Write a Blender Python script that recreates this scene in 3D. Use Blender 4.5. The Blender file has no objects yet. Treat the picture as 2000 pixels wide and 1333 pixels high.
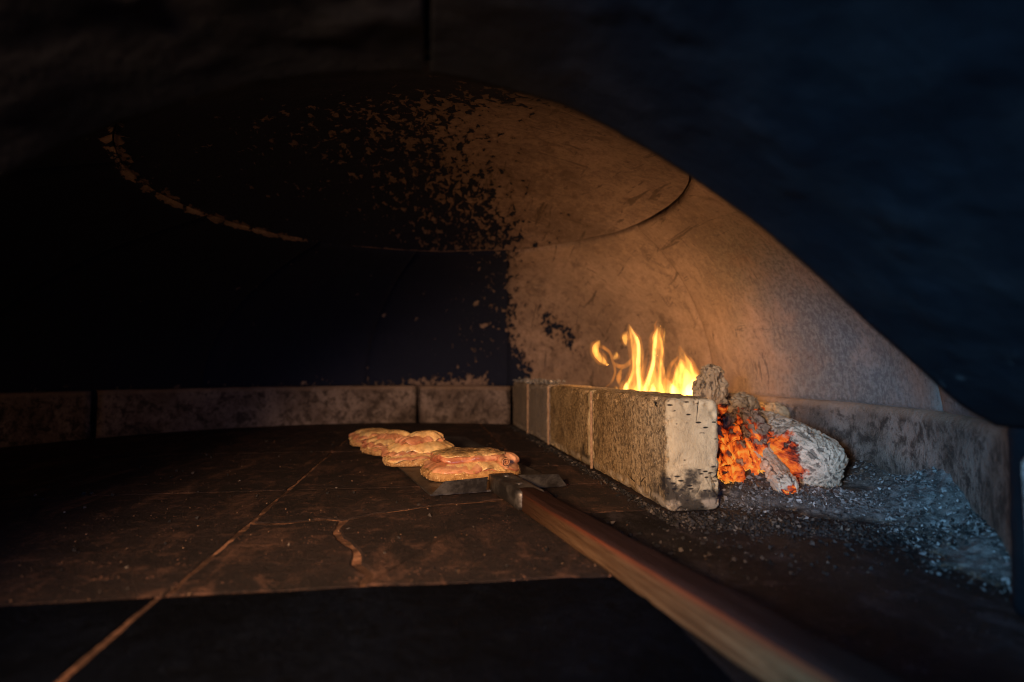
import bpy, math, random
import numpy as np
from mathutils import Vector

U = 0.18            # metres: height of the lens above the hearth; layout numbers below are in this unit
rng = np.random.default_rng(7)
random.seed(7)
sc = bpy.context.scene
COL = sc.collection
PI = math.pi

# ------------------------------------------------------------------ camera, world, light, exposure
cam_d = bpy.data.cameras.new("camera")
cam = bpy.data.objects.new("camera", cam_d)
COL.objects.link(cam)
cam_d.sensor_width = 36.0
cam_d.lens = 19.8
cam_d.clip_start = 0.01
cam_d.clip_end = 60.0
YAW, PITCH = math.radians(8.52), math.radians(2.97)
cam.location = (0, 0, U)
cam.rotation_euler = (math.radians(90) + PITCH, 0, -YAW)
cam_d.dof.use_dof = True
cam_d.dof.focus_distance = 0.82
cam_d.dof.aperture_fstop = 2.8
sc.camera = cam

world = bpy.data.worlds.new("World")
sc.world = world
world.use_nodes = True
bg = world.node_tree.nodes["Background"]
bg.inputs[0].default_value = (0.14, 0.32, 1.0, 1)
bg.inputs[1].default_value = 0.25

def lamp(name, kind, loc, target, energy, color, **kw):
    d = bpy.data.lights.new(name, kind)
    d.energy = energy
    d.color = color
    for k, v in kw.items():
        setattr(d, k, v)
    o = bpy.data.objects.new(name, d)
    COL.objects.link(o)
    o.location = loc
    if target is not None:
        o.rotation_euler = (Vector(target) - Vector(loc)).to_track_quat('-Z', 'Y').to_euler()
    return o

# warm work lamp outside the mouth, to the left of the camera, aimed at the toasts and the bricks
lamp("kitchen_lamp", 'SPOT', (-0.27, -0.22, 0.30), (0.10, 0.97, 0.05), 90.0, (1.0, 0.60, 0.31),
     spot_size=math.radians(58), spot_blend=1.0, shadow_soft_size=0.05)
# cool daylight from the room, falling through the mouth onto the right-hand ash
lamp("window_daylight", 'SPOT', (-0.75, -0.60, 0.31), (0.68, 0.62, 0.15), 165.0, (0.26, 0.60, 1.0),
     spot_size=math.radians(27), spot_blend=1.0, shadow_soft_size=0.12)

# soft cool fill added behind the camera to lift the blue in the darks
lamp("cool_fill", 'AREA', (-0.1, -1.4, 0.36), (0.0, 1.0, 0.42), 11.0, (0.14, 0.38, 1.0), size=0.8)

sc.view_settings.view_transform = 'Standard'
sc.view_settings.look = 'None'
sc.view_settings.exposure = 0.0
sc.view_settings.gamma = 1.0
sc.view_settings.use_curve_mapping = False
sc.render.engine = 'CYCLES'
sc.cycles.use_denoising = True
sc.cycles.pixel_filter_type = 'BLACKMAN_HARRIS'
sc.cycles.filter_width = 1.05
sc.cycles.max_bounces = 6
sc.cycles.transparent_max_bounces = 24
sc.cycles.volume_step_rate = 1.0
sc.cycles.sample_clamp_indirect = 4.0

# ------------------------------------------------------------------ numpy noise
_perm = np.random.default_rng(3).permutation(256)
_perm = np.concatenate([_perm, _perm, _perm])
_grad = np.random.default_rng(4).normal(size=(256, 3))
_grad /= np.linalg.norm(_grad, axis=1)[:, None]

def _hash(ix, iy, iz):
    return _perm[_perm[_perm[ix & 255] + (iy & 255)] + (iz & 255)]

def pn(p):
    p = np.asarray(p, float)
    i = np.floor(p).astype(int)
    f = p - i
    w = f * f * f * (f * (f * 6 - 15) + 10)
    out = 0
    for dx in (0, 1):
        wx = w[..., 0] if dx else 1 - w[..., 0]
        for dy in (0, 1):
            wy = w[..., 1] if dy else 1 - w[..., 1]
            for dz in (0, 1):
                wz = w[..., 2] if dz else 1 - w[..., 2]
                g = _grad[_hash(i[..., 0] + dx, i[..., 1] + dy, i[..., 2] + dz)]
                d = f - np.array([dx, dy, dz])
                out = out + wx * wy * wz * (g * d).sum(-1)
    return out * 1.6

def fbm(p, octv=4, gain=0.5):
    p = np.asarray(p, float)
    a, s, t = 1.0, 0, 0
    for k in range(octv):
        s = s + a * pn(p + 17.3 * k)
        t += a
        p = p * 2.03
        a *= gain
    return s / t

def ridged(p, octv=4):
    p = np.asarray(p, float)
    a, s, t = 1.0, 0, 0
    for k in range(octv):
        s = s + a * (1 - np.minimum(1, np.abs(pn(p + 9.1 * k)) * 1.8))
        t += a
        p = p * 2.1
        a *= 0.5
    return s / t

def voro(p):
    """F2-F1 of a 3D cell noise: small on the cracks between cells"""
    p = np.asarray(p, float)
    i = np.floor(p).astype(int)
    f1 = np.full(p.shape[:-1], 9.0)
    f2 = f1.copy()
    for dx in (-1, 0, 1):
        for dy in (-1, 0, 1):
            for dz in (-1, 0, 1):
                c = i + np.array([dx, dy, dz])
                h = _hash(c[..., 0], c[..., 1], c[..., 2])
                q = c + 0.5 + 0.45 * np.stack([np.sin(h * 1.7), np.sin(h * 2.9 + 1), np.sin(h * 4.3 + 2)], -1)
                d = np.linalg.norm(q - p, axis=-1)
                m = d < f1
                f2 = np.where(m, f1, np.minimum(f2, d))
                f1 = np.where(m, d, f1)
    return f2 - f1

def sstep(a, b, x):
    t = np.clip((x - a) / (b - a), 0, 1)
    return t * t * (3 - 2 * t)

# ------------------------------------------------------------------ mesh helpers
def mesh_obj(name, verts, faces, mat=None, parent=None, smooth=True, attrs=None):
    me = bpy.data.meshes.new(name)
    verts = np.asarray(verts, float).reshape(-1, 3)
    if isinstance(faces, np.ndarray):
        faces = faces.tolist()
    me.from_pydata(verts.tolist(), [], faces)
    if smooth:
        me.polygons.foreach_set("use_smooth", np.ones(len(me.polygons), bool))
    for k, v in (attrs or {}).items():
        v = np.asarray(v, float)
        a = me.attributes.new(k, 'FLOAT', 'POINT')
        a.data.foreach_set("value", v.reshape(-1))
    me.update()
    if mat:
        me.materials.append(mat)
    o = bpy.data.objects.new(name, me)
    COL.objects.link(o)
    if parent:
        o.parent = parent
    return o

def empty(name, loc=(0, 0, 0), rz=0.0):
    o = bpy.data.objects.new(name, None)
    o.empty_display_size = 0.02
    COL.objects.link(o)
    o.location = loc
    o.rotation_euler = (0, 0, rz)
    return o

def tag(o, label, cat, group=None):
    o["label"] = label
    o["category"] = cat
    if group:
        o["group"] = group
    return o

def structure(o, label=None):
    o["kind"] = "structure"
    if label:
        o["label"] = label
    return o

def grid_faces(nu, nv, wrap_v=False, off=0, flip=False):
    i = np.arange(nu - 1)[:, None]
    j = np.arange(nv if wrap_v else nv - 1)[None, :]
    j2 = (j + 1) % nv
    f = np.stack([i * nv + j + 0 * j, (i + 1) * nv + j, (i + 1) * nv + j2, i * nv + j2], -1).reshape(-1, 4) + off
    return f[:, ::-1] if flip else f

def rounded_box(sx, sy, sz, r, n):
    """rounded box, centred in x and y, standing on z=0; n = grid steps per side (3 values)"""
    V, Fc = [], []
    off = 0
    hs = np.array([sx, sy, sz]) / 2
    for ax in range(3):
        a, b = (ax + 1) % 3, (ax + 2) % 3
        for s in (-1, 1):
            ua = np.linspace(-1, 1, n[a] + 1)
            ub = np.linspace(-1, 1, n[b] + 1)
            ua = np.sin(ua * PI / 2 * 0.6) / math.sin(PI / 2 * 0.6)
            ub = np.sin(ub * PI / 2 * 0.6) / math.sin(PI / 2 * 0.6)
            A, B = np.meshgrid(ua * hs[a], ub * hs[b], indexing='ij')
            P = np.zeros(A.shape + (3,))
            P[..., a] = A
            P[..., b] = B
            P[..., ax] = s * hs[ax]
            V.append(P.reshape(-1, 3))
            Fc.append(grid_faces(n[a] + 1, n[b] + 1, off=off, flip=(s < 0)))
            off += (n[a] + 1) * (n[b] + 1)
    V = np.concatenate(V)
    Fc = np.concatenate(Fc)
    core = np.clip(V, -(hs - r), hs - r)
    d = V - core
    ln = np.linalg.norm(d, axis=1)
    N = np.where(ln[:, None] > 1e-9, d / np.maximum(ln, 1e-9)[:, None], 0)
    V = core + N * r
    # weld duplicates
    key = np.round(V, 6)
    _, idx, inv = np.unique(key, axis=0, return_index=True, return_inverse=True)
    inv = inv.reshape(-1)
    V, N = V[idx], N[idx]
    Fc = inv[Fc]
    faces = []
    for f in Fc.tolist():
        g = []
        for x in f:
            if x not in g:
                g.append(x)
        if len(g) > 2:
            faces.append(g)
    V = V + np.array([0, 0, sz / 2])
    return V, faces, N

def frame_from(p0, p1):
    d = np.asarray(p1, float) - np.asarray(p0, float)
    L = np.linalg.norm(d)
    d = d / L
    up = np.array([0, 0, 1.0]) if abs(d[2]) < 0.9 else np.array([1.0, 0, 0])
    a = np.cross(up, d)
    a /= np.linalg.norm(a)
    b = np.cross(d, a)
    return d, a, b, L

def chips(centers, sizes, seed, flat=0.35):
    """many small irregular six-point shards as one vertex/face array"""
    g = np.random.default_rng(seed)
    n = len(centers)
    base = np.array([[1, 0, 0], [-1, 0, 0], [0, 1, 0], [0, -1, 0], [0, 0, 1], [0, 0, -1]], float)
    tri = np.array([[0, 2, 4], [2, 1, 4], [1, 3, 4], [3, 0, 4], [2, 0, 5], [1, 2, 5], [3, 1, 5], [0, 3, 5]])
    P = base[None] * g.uniform(0.45, 1.3, (n, 6, 1))
    P[:, :, 2] *= flat
    P[:, :, 1] *= g.uniform(0.4, 1, (n, 1))
    P += g.normal(0, 0.12, P.shape)
    q = g.normal(size=(n, 4)) * np.array([1, 0.45, 0.45, 1])
    q /= np.linalg.norm(q, axis=1)[:, None]
    w, x, y, z = q.T
    R = np.stack([np.stack([1-2*(y*y+z*z), 2*(x*y-w*z), 2*(x*z+w*y)], -1),
                  np.stack([2*(x*y+w*z), 1-2*(x*x+z*z), 2*(y*z-w*x)], -1),
                  np.stack([2*(x*z-w*y), 2*(y*z+w*x), 1-2*(x*x+y*y)], -1)], 1)
    P = np.einsum('nij,nkj->nki', R, P) * np.asarray(sizes)[:, None, None] + np.asarray(centers)[:, None]
    F = (tri[None] + 6 * np.arange(n)[:, None, None]).reshape(-1, 3)
    rnd = np.repeat(g.random(n), 6)
    return P.reshape(-1, 3), F, rnd

# ------------------------------------------------------------------ node helper
class NT:
    def __init__(self, name):
        self.m = bpy.data.materials.new(name)
        self.m.use_nodes = True
        self.t = self.m.node_tree
        self.t.nodes.clear()
        self.out = self.t.nodes.new("ShaderNodeOutputMaterial")
        self._co = None

    def n(self, kind, **kw):
        x = self.t.nodes.new(kind)
        for k, v in kw.items():
            setattr(x, k, v)
        return x

    def put(self, sock, v):
        if hasattr(v, "is_output"):
            self.t.links.new(v, sock)
        elif isinstance(v, (tuple, list)) and sock.type == 'RGBA' and len(v) == 3:
            sock.default_value = (*v, 1)
        else:
            sock.default_value = v

    def co(self):
        if self._co is None:
            self._co = self.n("ShaderNodeTexCoord").outputs["Object"]
        return self._co

    def map(self, vec=None, scale=(1, 1, 1), loc=(0, 0, 0), rot=(0, 0, 0)):
        x = self.n("ShaderNodeMapping")
        self.put(x.inputs["Vector"], vec if vec is not None else self.co())
        x.inputs["Location"].default_value = loc
        x.inputs["Rotation"].default_value = rot
        x.inputs["Scale"].default_value = scale
        return x.outputs[0]

    def noise(self, scale, detail=4, rough=0.55, vec=None, dist=0.0, lac=2.0):
        x = self.n("ShaderNodeTexNoise")
        self.put(x.inputs["Vector"], vec if vec is not None else self.co())
        x.inputs["Scale"].default_value = scale
        x.inputs["Detail"].default_value = detail
        x.inputs["Roughness"].default_value = rough
        x.inputs["Lacunarity"].default_value = lac
        x.inputs["Distortion"].default_value = dist
        return x.outputs[0]

    def voro(self, scale, vec=None, feature='F1', out="Distance", rnd=1.0):
        x = self.n("ShaderNodeTexVoronoi", feature=feature)
        self.put(x.inputs["Vector"], vec if vec is not None else self.co())
        x.inputs["Scale"].default_value = scale
        x.inputs["Randomness"].default_value = rnd
        return x.outputs[out]

    def math(self, op, a, b=None, c=None, clamp=False):
        x = self.n("ShaderNodeMath", operation=op, use_clamp=clamp)
        self.put(x.inputs[0], a)
        if b is not None:
            self.put(x.inputs[1], b)
        if c is not None:
            self.put(x.inputs[2], c)
        return x.outputs[0]

    def ss(self, a, b, x):
        k = self.n("ShaderNodeMapRange", interpolation_type='SMOOTHSTEP')
        self.put(k.inputs["Value"], x)
        self.put(k.inputs["From Min"], a)
        self.put(k.inputs["From Max"], b)
        return k.outputs[0]

    def mix(self, f, a, b, mode='MIX'):
        x = self.n("ShaderNodeMix", data_type='RGBA', blend_type=mode)
        self.put(x.inputs[0], f)
        self.put(x.inputs[6], a)
        self.put(x.inputs[7], b)
        return x.outputs[2]

    def ramp(self, f, stops):
        x = self.n("ShaderNodeValToRGB")
        self.put(x.inputs[0], f)
        e = x.color_ramp.elements
        while len(e) < len(stops):
            e.new(0.5)
        for k, (p, c) in enumerate(stops):
            e[k].position = p
            e[k].color = (*c, 1) if len(c) == 3 else c
        return x.outputs[0]

    def attr(self, name):
        return self.n("ShaderNodeAttribute", attribute_name=name).outputs["Fac"]

    def sep(self, vec=None):
        x = self.n("ShaderNodeSeparateXYZ")
        self.put(x.inputs[0], vec if vec is not None else self.co())
        return x.outputs

    def rand(self):
        return self.n("ShaderNodeObjectInfo").outputs["Random"]

    def bump(self, h, strength=0.5, dist=0.002, normal=None):
        x = self.n("ShaderNodeBump")
        x.inputs["Strength"].default_value = strength
        x.inputs["Distance"].default_value = dist
        self.put(x.inputs["Height"], h)
        if normal is not None:
            self.put(x.inputs["Normal"], normal)
        return x.outputs[0]

    def bsdf(self, color, rough=0.8, normal=None, spec=0.3, metal=0.0, emis=None, estr=None, sss=0.0, ssr=None, coat=0.0):
        b = self.n("ShaderNodeBsdfPrincipled")
        self.put(b.inputs["Base Color"], color)
        self.put(b.inputs["Roughness"], rough)
        self.put(b.inputs["Specular IOR Level"], spec)
        self.put(b.inputs["Metallic"], metal)
        if normal is not None:
            self.put(b.inputs["Normal"], normal)
        if emis is not None:
            self.put(b.inputs["Emission Color"], emis)
            self.put(b.inputs["Emission Strength"], estr)
        if sss:
            b.inputs["Subsurface Weight"].default_value = sss
            b.inputs["Subsurface Radius"].default_value = ssr or (0.006, 0.003, 0.0015)
            b.inputs["Subsurface Scale"].default_value = 1.0
        if coat:
            b.inputs["Coat Weight"].default_value = coat
            b.inputs["Coat Roughness"].default_value = 0.2
        self.t.links.new(b.outputs[0], self.out.inputs["Surface"])
        return self.m

# ------------------------------------------------------------------ materials
def mat_tile(name, base, dust, dusty=0.5, seedloc=(0, 0, 0), spec=0.3):
    k = NT(name)
    v = k.map(loc=seedloc)
    big = k.noise(9, 5, 0.65, v)
    patch = k.noise(26, 5, 0.7, v, dist=0.5)
    mid = k.noise(95, 6, 0.75, v)
    fine = k.noise(420, 4, 0.75, v)
    streak = k.noise(20, 5, 0.65, k.map(v, scale=(1.0, 0.35, 1), rot=(0, 0, 0.25)), dist=0.6)
    c = k.mix(k.ss(0.35, 0.7, big), tuple(x * 0.35 for x in base), base)
    c = k.mix(k.math('MULTIPLY', k.ss(0.50, 0.70, streak), dusty), c, dust)
    c = k.mix(k.math('MULTIPLY', k.ss(0.52, 0.68, patch), 0.6), c, dust)
    c = k.mix(k.math('MULTIPLY', k.ss(0.50, 0.40, mid), 0.75), c, tuple(x * 0.2 for x in base))
    c = k.mix(k.math('MULTIPLY', k.ss(0.60, 0.72, fine), 0.9), c, tuple(min(1, x * 2.2) for x in dust))
    sp = k.voro(230, v)
    c = k.mix(k.math('MULTIPLY', k.ss(0.20, 0.10, sp), k.ss(0.52, 0.66, k.noise(30, 3, 0.6, v))), c, tuple(min(1, x * 4.5) for x in dust))
    h = k.math('ADD', k.math('ADD', k.math('MULTIPLY', mid, 1.0), k.math('MULTIPLY', patch, 1.2)), k.math('MULTIPLY', fine, 0.6))
    nrm = k.bump(h, 1.0, 0.006)
    r = k.math('ADD', 0.45, k.math('MULTIPLY', mid, 0.5))
    return k.bsdf(c, r, nrm, spec)

M = {}
M['tile'] = mat_tile('hearth_tile_stone', (0.034, 0.019, 0.015), (0.15, 0.074, 0.045), 0.7)
M['tile_dusty'] = mat_tile('hearth_tile_ash_dusted', (0.026, 0.021, 0.021), (0.070, 0.056, 0.058), 0.8, (3, 1, 0), 0.12)
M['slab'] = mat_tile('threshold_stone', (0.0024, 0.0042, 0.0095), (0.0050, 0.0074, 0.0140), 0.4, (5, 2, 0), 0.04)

k = NT('joint_sand')
nn = k.noise(120, 5, 0.7)
cc = k.ramp(nn, [(0.3, (0.14, 0.062, 0.034)), (0.6, (0.36, 0.185, 0.105)), (0.8, (0.52, 0.33, 0.20))])
cc = k.mix(k.math('MULTIPLY', k.ss(0.40, 0.56, k.noise(13, 5, 0.65)), 0.88), cc, (0.035, 0.021, 0.015))
M['joint'] = k.bsdf(cc, 0.95, k.bump(nn, 0.8, 0.003), 0.1)
k = NT('brick_joint_ash')
nn = k.noise(160, 5, 0.7)
M['bjoint'] = k.bsdf(k.ramp(nn, [(0.3, (0.20, 0.11, 0.06)), (0.6, (0.42, 0.28, 0.17)), (0.8, (0.5, 0.38, 0.26))]), 0.95, k.bump(nn, 0.8, 0.003), 0.1)

def mat_refractory(name, tone=(0.255, 0.185, 0.150), smap=(1.1, 0.55, 0.75)):
    """bare castable refractory carrying a soot crust where attribute soot is high"""
    k = NT(name)
    co = k.co()
    s = k.attr("soot")
    g1 = k.noise(26, 6, 0.65, co)
    flake = k.noise(60, 5, 0.58, k.map(co, scale=smap), dist=0.5)
    speck = k.noise(150, 3, 0.6, k.map(co, scale=smap))
    fine = k.noise(260, 4, 0.75, co)
    grit = k.noise(120, 5, 0.75, co)
    big = k.noise(4.5, 5, 0.6, co)
    t = tone
    c = k.mix(k.ss(0.3, 0.7, big), tuple(x * 0.66 for x in t), tuple(min(1, x * 1.22) for x in t))
    c = k.mix(k.math('MULTIPLY', k.ss(0.48, 0.72, g1), 0.5), c, (t[0] * 0.5, t[1] * 0.48, t[2] * 0.48))
    for sc_, rot, lim in (((5.5, 0.5, 1.2), (0.4, 0.3, 0.7), 0.63), ((0.7, 6.0, 1.4), (0.2, 0.9, 0.35), 0.65), ((1.2, 0.8, 6.5), (0.9, 0.5, 1.9), 0.655)):
        scr = k.noise(9, 4, 0.7, k.map(co, scale=sc_, rot=rot), dist=0.7)
        c = k.mix(k.math('MULTIPLY', k.ss(lim - 0.02, lim + 0.03, scr), 0.72), c, (0.055, 0.042, 0.036))
    smoke = k.noise(6.5, 5, 0.62, k.map(co, scale=(1, 1, 0.6)), dist=1.6)
    c = k.mix(k.math('MULTIPLY', k.ss(0.52, 0.70, smoke), 0.6), c, (0.07, 0.052, 0.044))
    swirl = k.noise(18, 3, 0.5, k.map(co, scale=(1, 1, 0.35)), dist=3.0)
    c = k.mix(k.math('MULTIPLY', k.ss(0.55, 0.62, swirl), 0.22), c, (t[0] * 1.5, t[1] * 1.5, t[2] * 1.45))
    c = k.mix(k.math('MULTIPLY', k.ss(0.52, 0.40, grit), 0.35), c, (t[0] * 0.45, t[1] * 0.42, t[2] * 0.42))
    c = k.mix(k.math('MULTIPLY', k.ss(0.60, 0.70, fine), 0.55), c, (t[0] * 1.9, t[1] * 1.95, t[2] * 1.95))
    dst = k.math('MULTIPLY', k.attr('dust'), k.ss(0.25, 0.62, k.noise(11, 5, 0.65, co)))
    c = k.mix(dst, c, k.mix(k.ss(0.38, 0.64, grit), (0.115, 0.106, 0.100), (0.20, 0.186, 0.176)))
    # soot crust: flaking in patches as the attribute falls
    th = k.math('ADD', k.math('MULTIPLY', flake, 0.70), k.math('ADD', k.math('MULTIPLY', g1, 0.22), k.math('MULTIPLY', speck, 0.18)))
    lim = k.math('SUBTRACT', 1.0, s)
    edge = k.math('SUBTRACT', th, lim)
    mask = k.ss(-0.020, 0.022, edge)
    haze = k.math('MULTIPLY', k.ss(-0.22, 0.06, edge), 0.55)
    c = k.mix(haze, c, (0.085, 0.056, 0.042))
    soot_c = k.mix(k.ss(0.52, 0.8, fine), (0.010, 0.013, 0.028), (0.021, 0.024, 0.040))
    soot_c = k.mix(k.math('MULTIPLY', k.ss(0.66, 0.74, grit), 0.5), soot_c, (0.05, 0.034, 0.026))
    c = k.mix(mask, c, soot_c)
    h = k.math('ADD', k.math('MULTIPLY', mask, 1.4), k.math('ADD', k.math('MULTIPLY', fine, 0.6), k.math('ADD', k.math('MULTIPLY', g1, 0.8), k.math('MULTIPLY', grit, 0.9))))
    nrm = k.bump(h, 0.8, 0.003)
    return k.bsdf(c, 0.88, nrm, 0.12)

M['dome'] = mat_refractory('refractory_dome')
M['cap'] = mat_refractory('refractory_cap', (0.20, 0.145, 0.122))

def mat_ring(name):
    k = NT(name)
    co = k.co()
    s = k.attr("soot")
    big = k.noise(9, 5, 0.65, co)
    blot = k.noise(32, 6, 0.7, co, dist=0.5)
    mid = k.noise(90, 5, 0.75, co)
    fine = k.noise(330, 3, 0.7, co)
    c = k.mix(k.ss(0.35, 0.65, big), (0.13, 0.095, 0.075), (0.26, 0.20, 0.165))
    c = k.mix(k.math('MULTIPLY', k.ss(0.46, 0.62, blot), 0.8), c, (0.045, 0.033, 0.027))
    c = k.mix(k.math('MULTIPLY', k.ss(0.5, 0.64, mid), 0.7), c, (0.055, 0.04, 0.032))
    c = k.mix(k.math('MULTIPLY', k.ss(0.62, 0.72, fine), 0.6), c, (0.42, 0.36, 0.3))
    th = k.math('ADD', k.math('MULTIPLY', mid, 0.4), k.math('MULTIPLY', blot, 0.6))
    m = k.ss(-0.16, 0.16, k.math('SUBTRACT', th, k.math('SUBTRACT', 1.0, s)))
    c = k.mix(m, c, (0.020, 0.015, 0.013))
    drip = k.noise(34, 4, 0.65, k.map(co, scale=(1, 1, 0.4)))
    c = k.mix(k.math('MULTIPLY', k.ss(0.64, 0.70, drip), 0.6), c, (0.018, 0.015, 0.014))
    edge = k.ss(0.108, 0.124, k.math('ADD', k.sep(co)[2], k.math('MULTIPLY', k.math('SUBTRACT', blot, 0.5), 0.02)))
    c = k.mix(k.math('MULTIPLY', edge, 0.6), c, (0.30, 0.21, 0.15))  # paler top rim: light on the ledge painted into the colour
    return k.bsdf(c, 0.88, k.bump(k.math('ADD', k.math('ADD', blot, mid), k.math('MULTIPLY', fine, 0.6)), 0.8, 0.004), 0.12)
M['ring'] = mat_ring('ring_refractory')

k = NT('sooty_vault_plaster')
a = k.noise(16, 5, 0.6)
b_ = k.noise(140, 4, 0.7)
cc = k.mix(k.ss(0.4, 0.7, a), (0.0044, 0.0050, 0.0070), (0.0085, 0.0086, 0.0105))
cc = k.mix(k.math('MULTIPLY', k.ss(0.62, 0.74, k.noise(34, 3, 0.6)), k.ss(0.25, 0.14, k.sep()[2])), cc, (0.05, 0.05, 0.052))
M['vault'] = k.bsdf(cc, 0.75, k.bump(k.math('ADD', a, k.math('MULTIPLY', b_, 0.4)), 0.5, 0.006), 0.05)

def mat_brick(name):
    k = NT(name)
    co = k.co()
    v = k.n("ShaderNodeVectorMath", operation='ADD')
    k.put(v.inputs[0], co)
    rv = k.n("ShaderNodeCombineXYZ")
    k.put(rv.inputs[0], k.math('MULTIPLY', k.rand(), 7.0))
    k.put(v.inputs[1], rv.outputs[0])
    co2 = v.outputs[0]
    x, y, z = k.sep(co)
    big = k.noise(14, 5, 0.6, co2)
    mid = k.noise(270, 5, 0.75, co2)
    fine = k.noise(800, 3, 0.7, co2)
    endf = k.ss(-0.148, -0.156, y)           # the sawn end towards the mouth is paler and smoother
    sp1 = k.noise(125, 7, 0.8, co2)
    sp2 = k.noise(230, 4, 0.8, co2)
    side = k.mix(k.ss(0.38, 0.64, big), (0.30, 0.195, 0.088), (0.50, 0.35, 0.18))
    side = k.mix(k.math('MULTIPLY', k.ss(0.45, 0.60, sp1), 0.85), side, (0.085, 0.056, 0.030))
    side = k.mix(k.math('MULTIPLY', k.ss(0.54, 0.64, sp2), 0.8), side, (0.07, 0.048, 0.028))
    side = k.mix(k.math('MULTIPLY', k.ss(0.46, 0.37, sp2), 0.85), side, (0.66, 0.48, 0.26))
    side = k.mix(k.math('MULTIPLY', k.ss(0.52, 0.70, k.noise(30, 5, 0.7, co2)), 0.75), side, (0.075, 0.055, 0.038))
    end = k.mix(k.ss(0.35, 0.65, big), (0.44, 0.345, 0.20), (0.60, 0.485, 0.295))
    end = k.mix(k.math('MULTIPLY', k.ss(0.5, 0.66, sp1), 0.4), end, (0.30, 0.235, 0.15))
    end = k.mix(k.math('MULTIPLY', k.ss(0.58, 0.68, sp2), 0.5), end, (0.26, 0.20, 0.13))
    pv = k.voro(1.0, k.map(co2, scale=(62, 62, 190), rot=(0, -0.28, 0)))
    pm = k.ss(0.47, 0.54, k.noise(21, 3, 0.6, co2))
    end = k.mix(k.math('MULTIPLY', k.ss(0.30, 0.18, pv), pm), end, (0.028, 0.022, 0.017))
    c = k.mix(endf, side, end)
    # soot stain near the foot, black smears with pale scuffs
    foot = k.noise(30, 5, 0.65, co2)
    f = k.math('ADD', k.math('MULTIPLY', z, -17.0), k.math('ADD', 0.80, k.math('MULTIPLY', k.math('SUBTRACT', foot, 0.5), 2.8)))
    nearend = k.ss(-0.06, -0.15, y)
    stain = k.math('MULTIPLY', k.ss(0.0, 0.55, f), nearend)
    c = k.mix(k.math('MULTIPLY', stain, 0.93), c, (0.022, 0.020, 0.020))
    strip = k.math('MULTIPLY', k.ss(0.020, 0.013, z), k.ss(0.42, 0.55, k.noise(26, 4, 0.6, co2)))
    c = k.mix(k.math('MULTIPLY', strip, 0.75), c, (0.42, 0.34, 0.24))
    scuff = k.math('MULTIPLY', k.ss(0.64, 0.70, k.noise(75, 4, 0.7, co2)), stain)
    c = k.mix(k.math('MULTIPLY', scuff, 0.9), c, (0.5, 0.45, 0.36))
    crack = k.voro(17, k.map(co2, scale=(1, 1, 0.6)), 'DISTANCE_TO_EDGE')
    ck = k.math('MULTIPLY', k.ss(0.014, 0.004, crack), k.ss(0.57, 0.66, k.noise(20, 2, 0.5, co2)))
    c = k.mix(ck, c, (0.02, 0.016, 0.013))
    # bluish-grey tone on the bricks further in
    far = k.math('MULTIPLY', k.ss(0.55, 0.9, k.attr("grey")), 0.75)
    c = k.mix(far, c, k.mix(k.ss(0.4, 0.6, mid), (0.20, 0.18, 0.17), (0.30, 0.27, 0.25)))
    h = k.math('ADD', k.math('MULTIPLY', sp1, 1.4), k.math('MULTIPLY', sp2, 0.8))
    h = k.math('SUBTRACT', h, k.math('MULTIPLY', ck, 1.5))
    return k.bsdf(c, 0.9, k.bump(h, 0.8, 0.003), 0.15)
M['brick'] = mat_brick('firebrick')

def mat_log(name, ash=(0.44, 0.40, 0.34), estr=9.0):
    """ash-skinned charcoal: grain runs along the log, heat shows in the char between grain and cracks"""
    k = NT(name)
    co = k.co()
    g = k.attr("glow")
    cav = k.attr("cavity")
    cv = k.n("ShaderNodeCombineXYZ")
    for q, nm in enumerate(("gx", "gy", "gz")):
        k.put(cv.inputs[q], k.attr(nm))
    gco = cv.outputs[0]
    grain = k.noise(1.0, 5, 0.65, k.map(gco, scale=(150, 150, 16)), dist=0.4)
    broad = k.noise(1.0, 4, 0.6, k.map(gco, scale=(58, 58, 9)), dist=0.6)
    cross = k.noise(1.0, 3, 0.6, k.map(gco, scale=(30, 30, 120)))
    mid = k.noise(70, 5, 0.65, co)
    fine = k.noise(420, 4, 0.7, co)
    big = k.noise(18, 3, 0.6, co)
    c = k.mix(k.ss(0.34, 0.62, grain), tuple(x * 0.72 for x in ash), ash)
    c = k.mix(k.math('MULTIPLY', k.ss(0.5, 0.68, mid), 0.35), c, tuple(x * 0.5 for x in ash))
    c = k.mix(k.math('MULTIPLY', k.ss(0.55, 0.7, big), 0.45), c, (0.26, 0.18, 0.11))
    c = k.mix(k.math('MULTIPLY', k.ss(0.40, 0.9, cav), 0.9), c, (0.05, 0.042, 0.038))
    gm = k.ss(0.42, 0.54, k.math('ADD', g, k.math('MULTIPLY', k.math('SUBTRACT', mid, 0.5), 0.55)))
    c = k.mix(gm, c, k.mix(k.ss(0.5, 0.7, fine), (0.018, 0.013, 0.011), (0.085, 0.062, 0.05)))
    hot = k.math('ADD', k.math('MULTIPLY', broad, 0.75), k.math('MULTIPLY', grain, 0.35))
    hot = k.math('ADD', hot, k.math('MULTIPLY', k.math('SUBTRACT', g, 0.62), 0.55))
    hot = k.math('SUBTRACT', hot, k.math('MULTIPLY', k.ss(0.58, 0.66, cross), 0.16))
    hot = k.math('ADD', hot, k.math('MULTIPLY', cav, 0.10))
    e = k.ramp(hot, [(0.40, (0, 0, 0)), (0.47, (0.09, 0.004, 0.0005)), (0.55, (0.48, 0.045, 0.005)), (0.66, (1.0, 0.17, 0.015)), (0.80, (1.0, 0.42, 0.06))])
    n = k.bump(k.math('ADD', k.math('MULTIPLY', grain, 1.4), k.math('MULTIPLY', fine, 0.5)), 0.9, 0.003)
    return k.bsdf(c, 0.92, n, 0.1, emis=e, estr=k.math('MULTIPLY', gm, estr))
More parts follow.
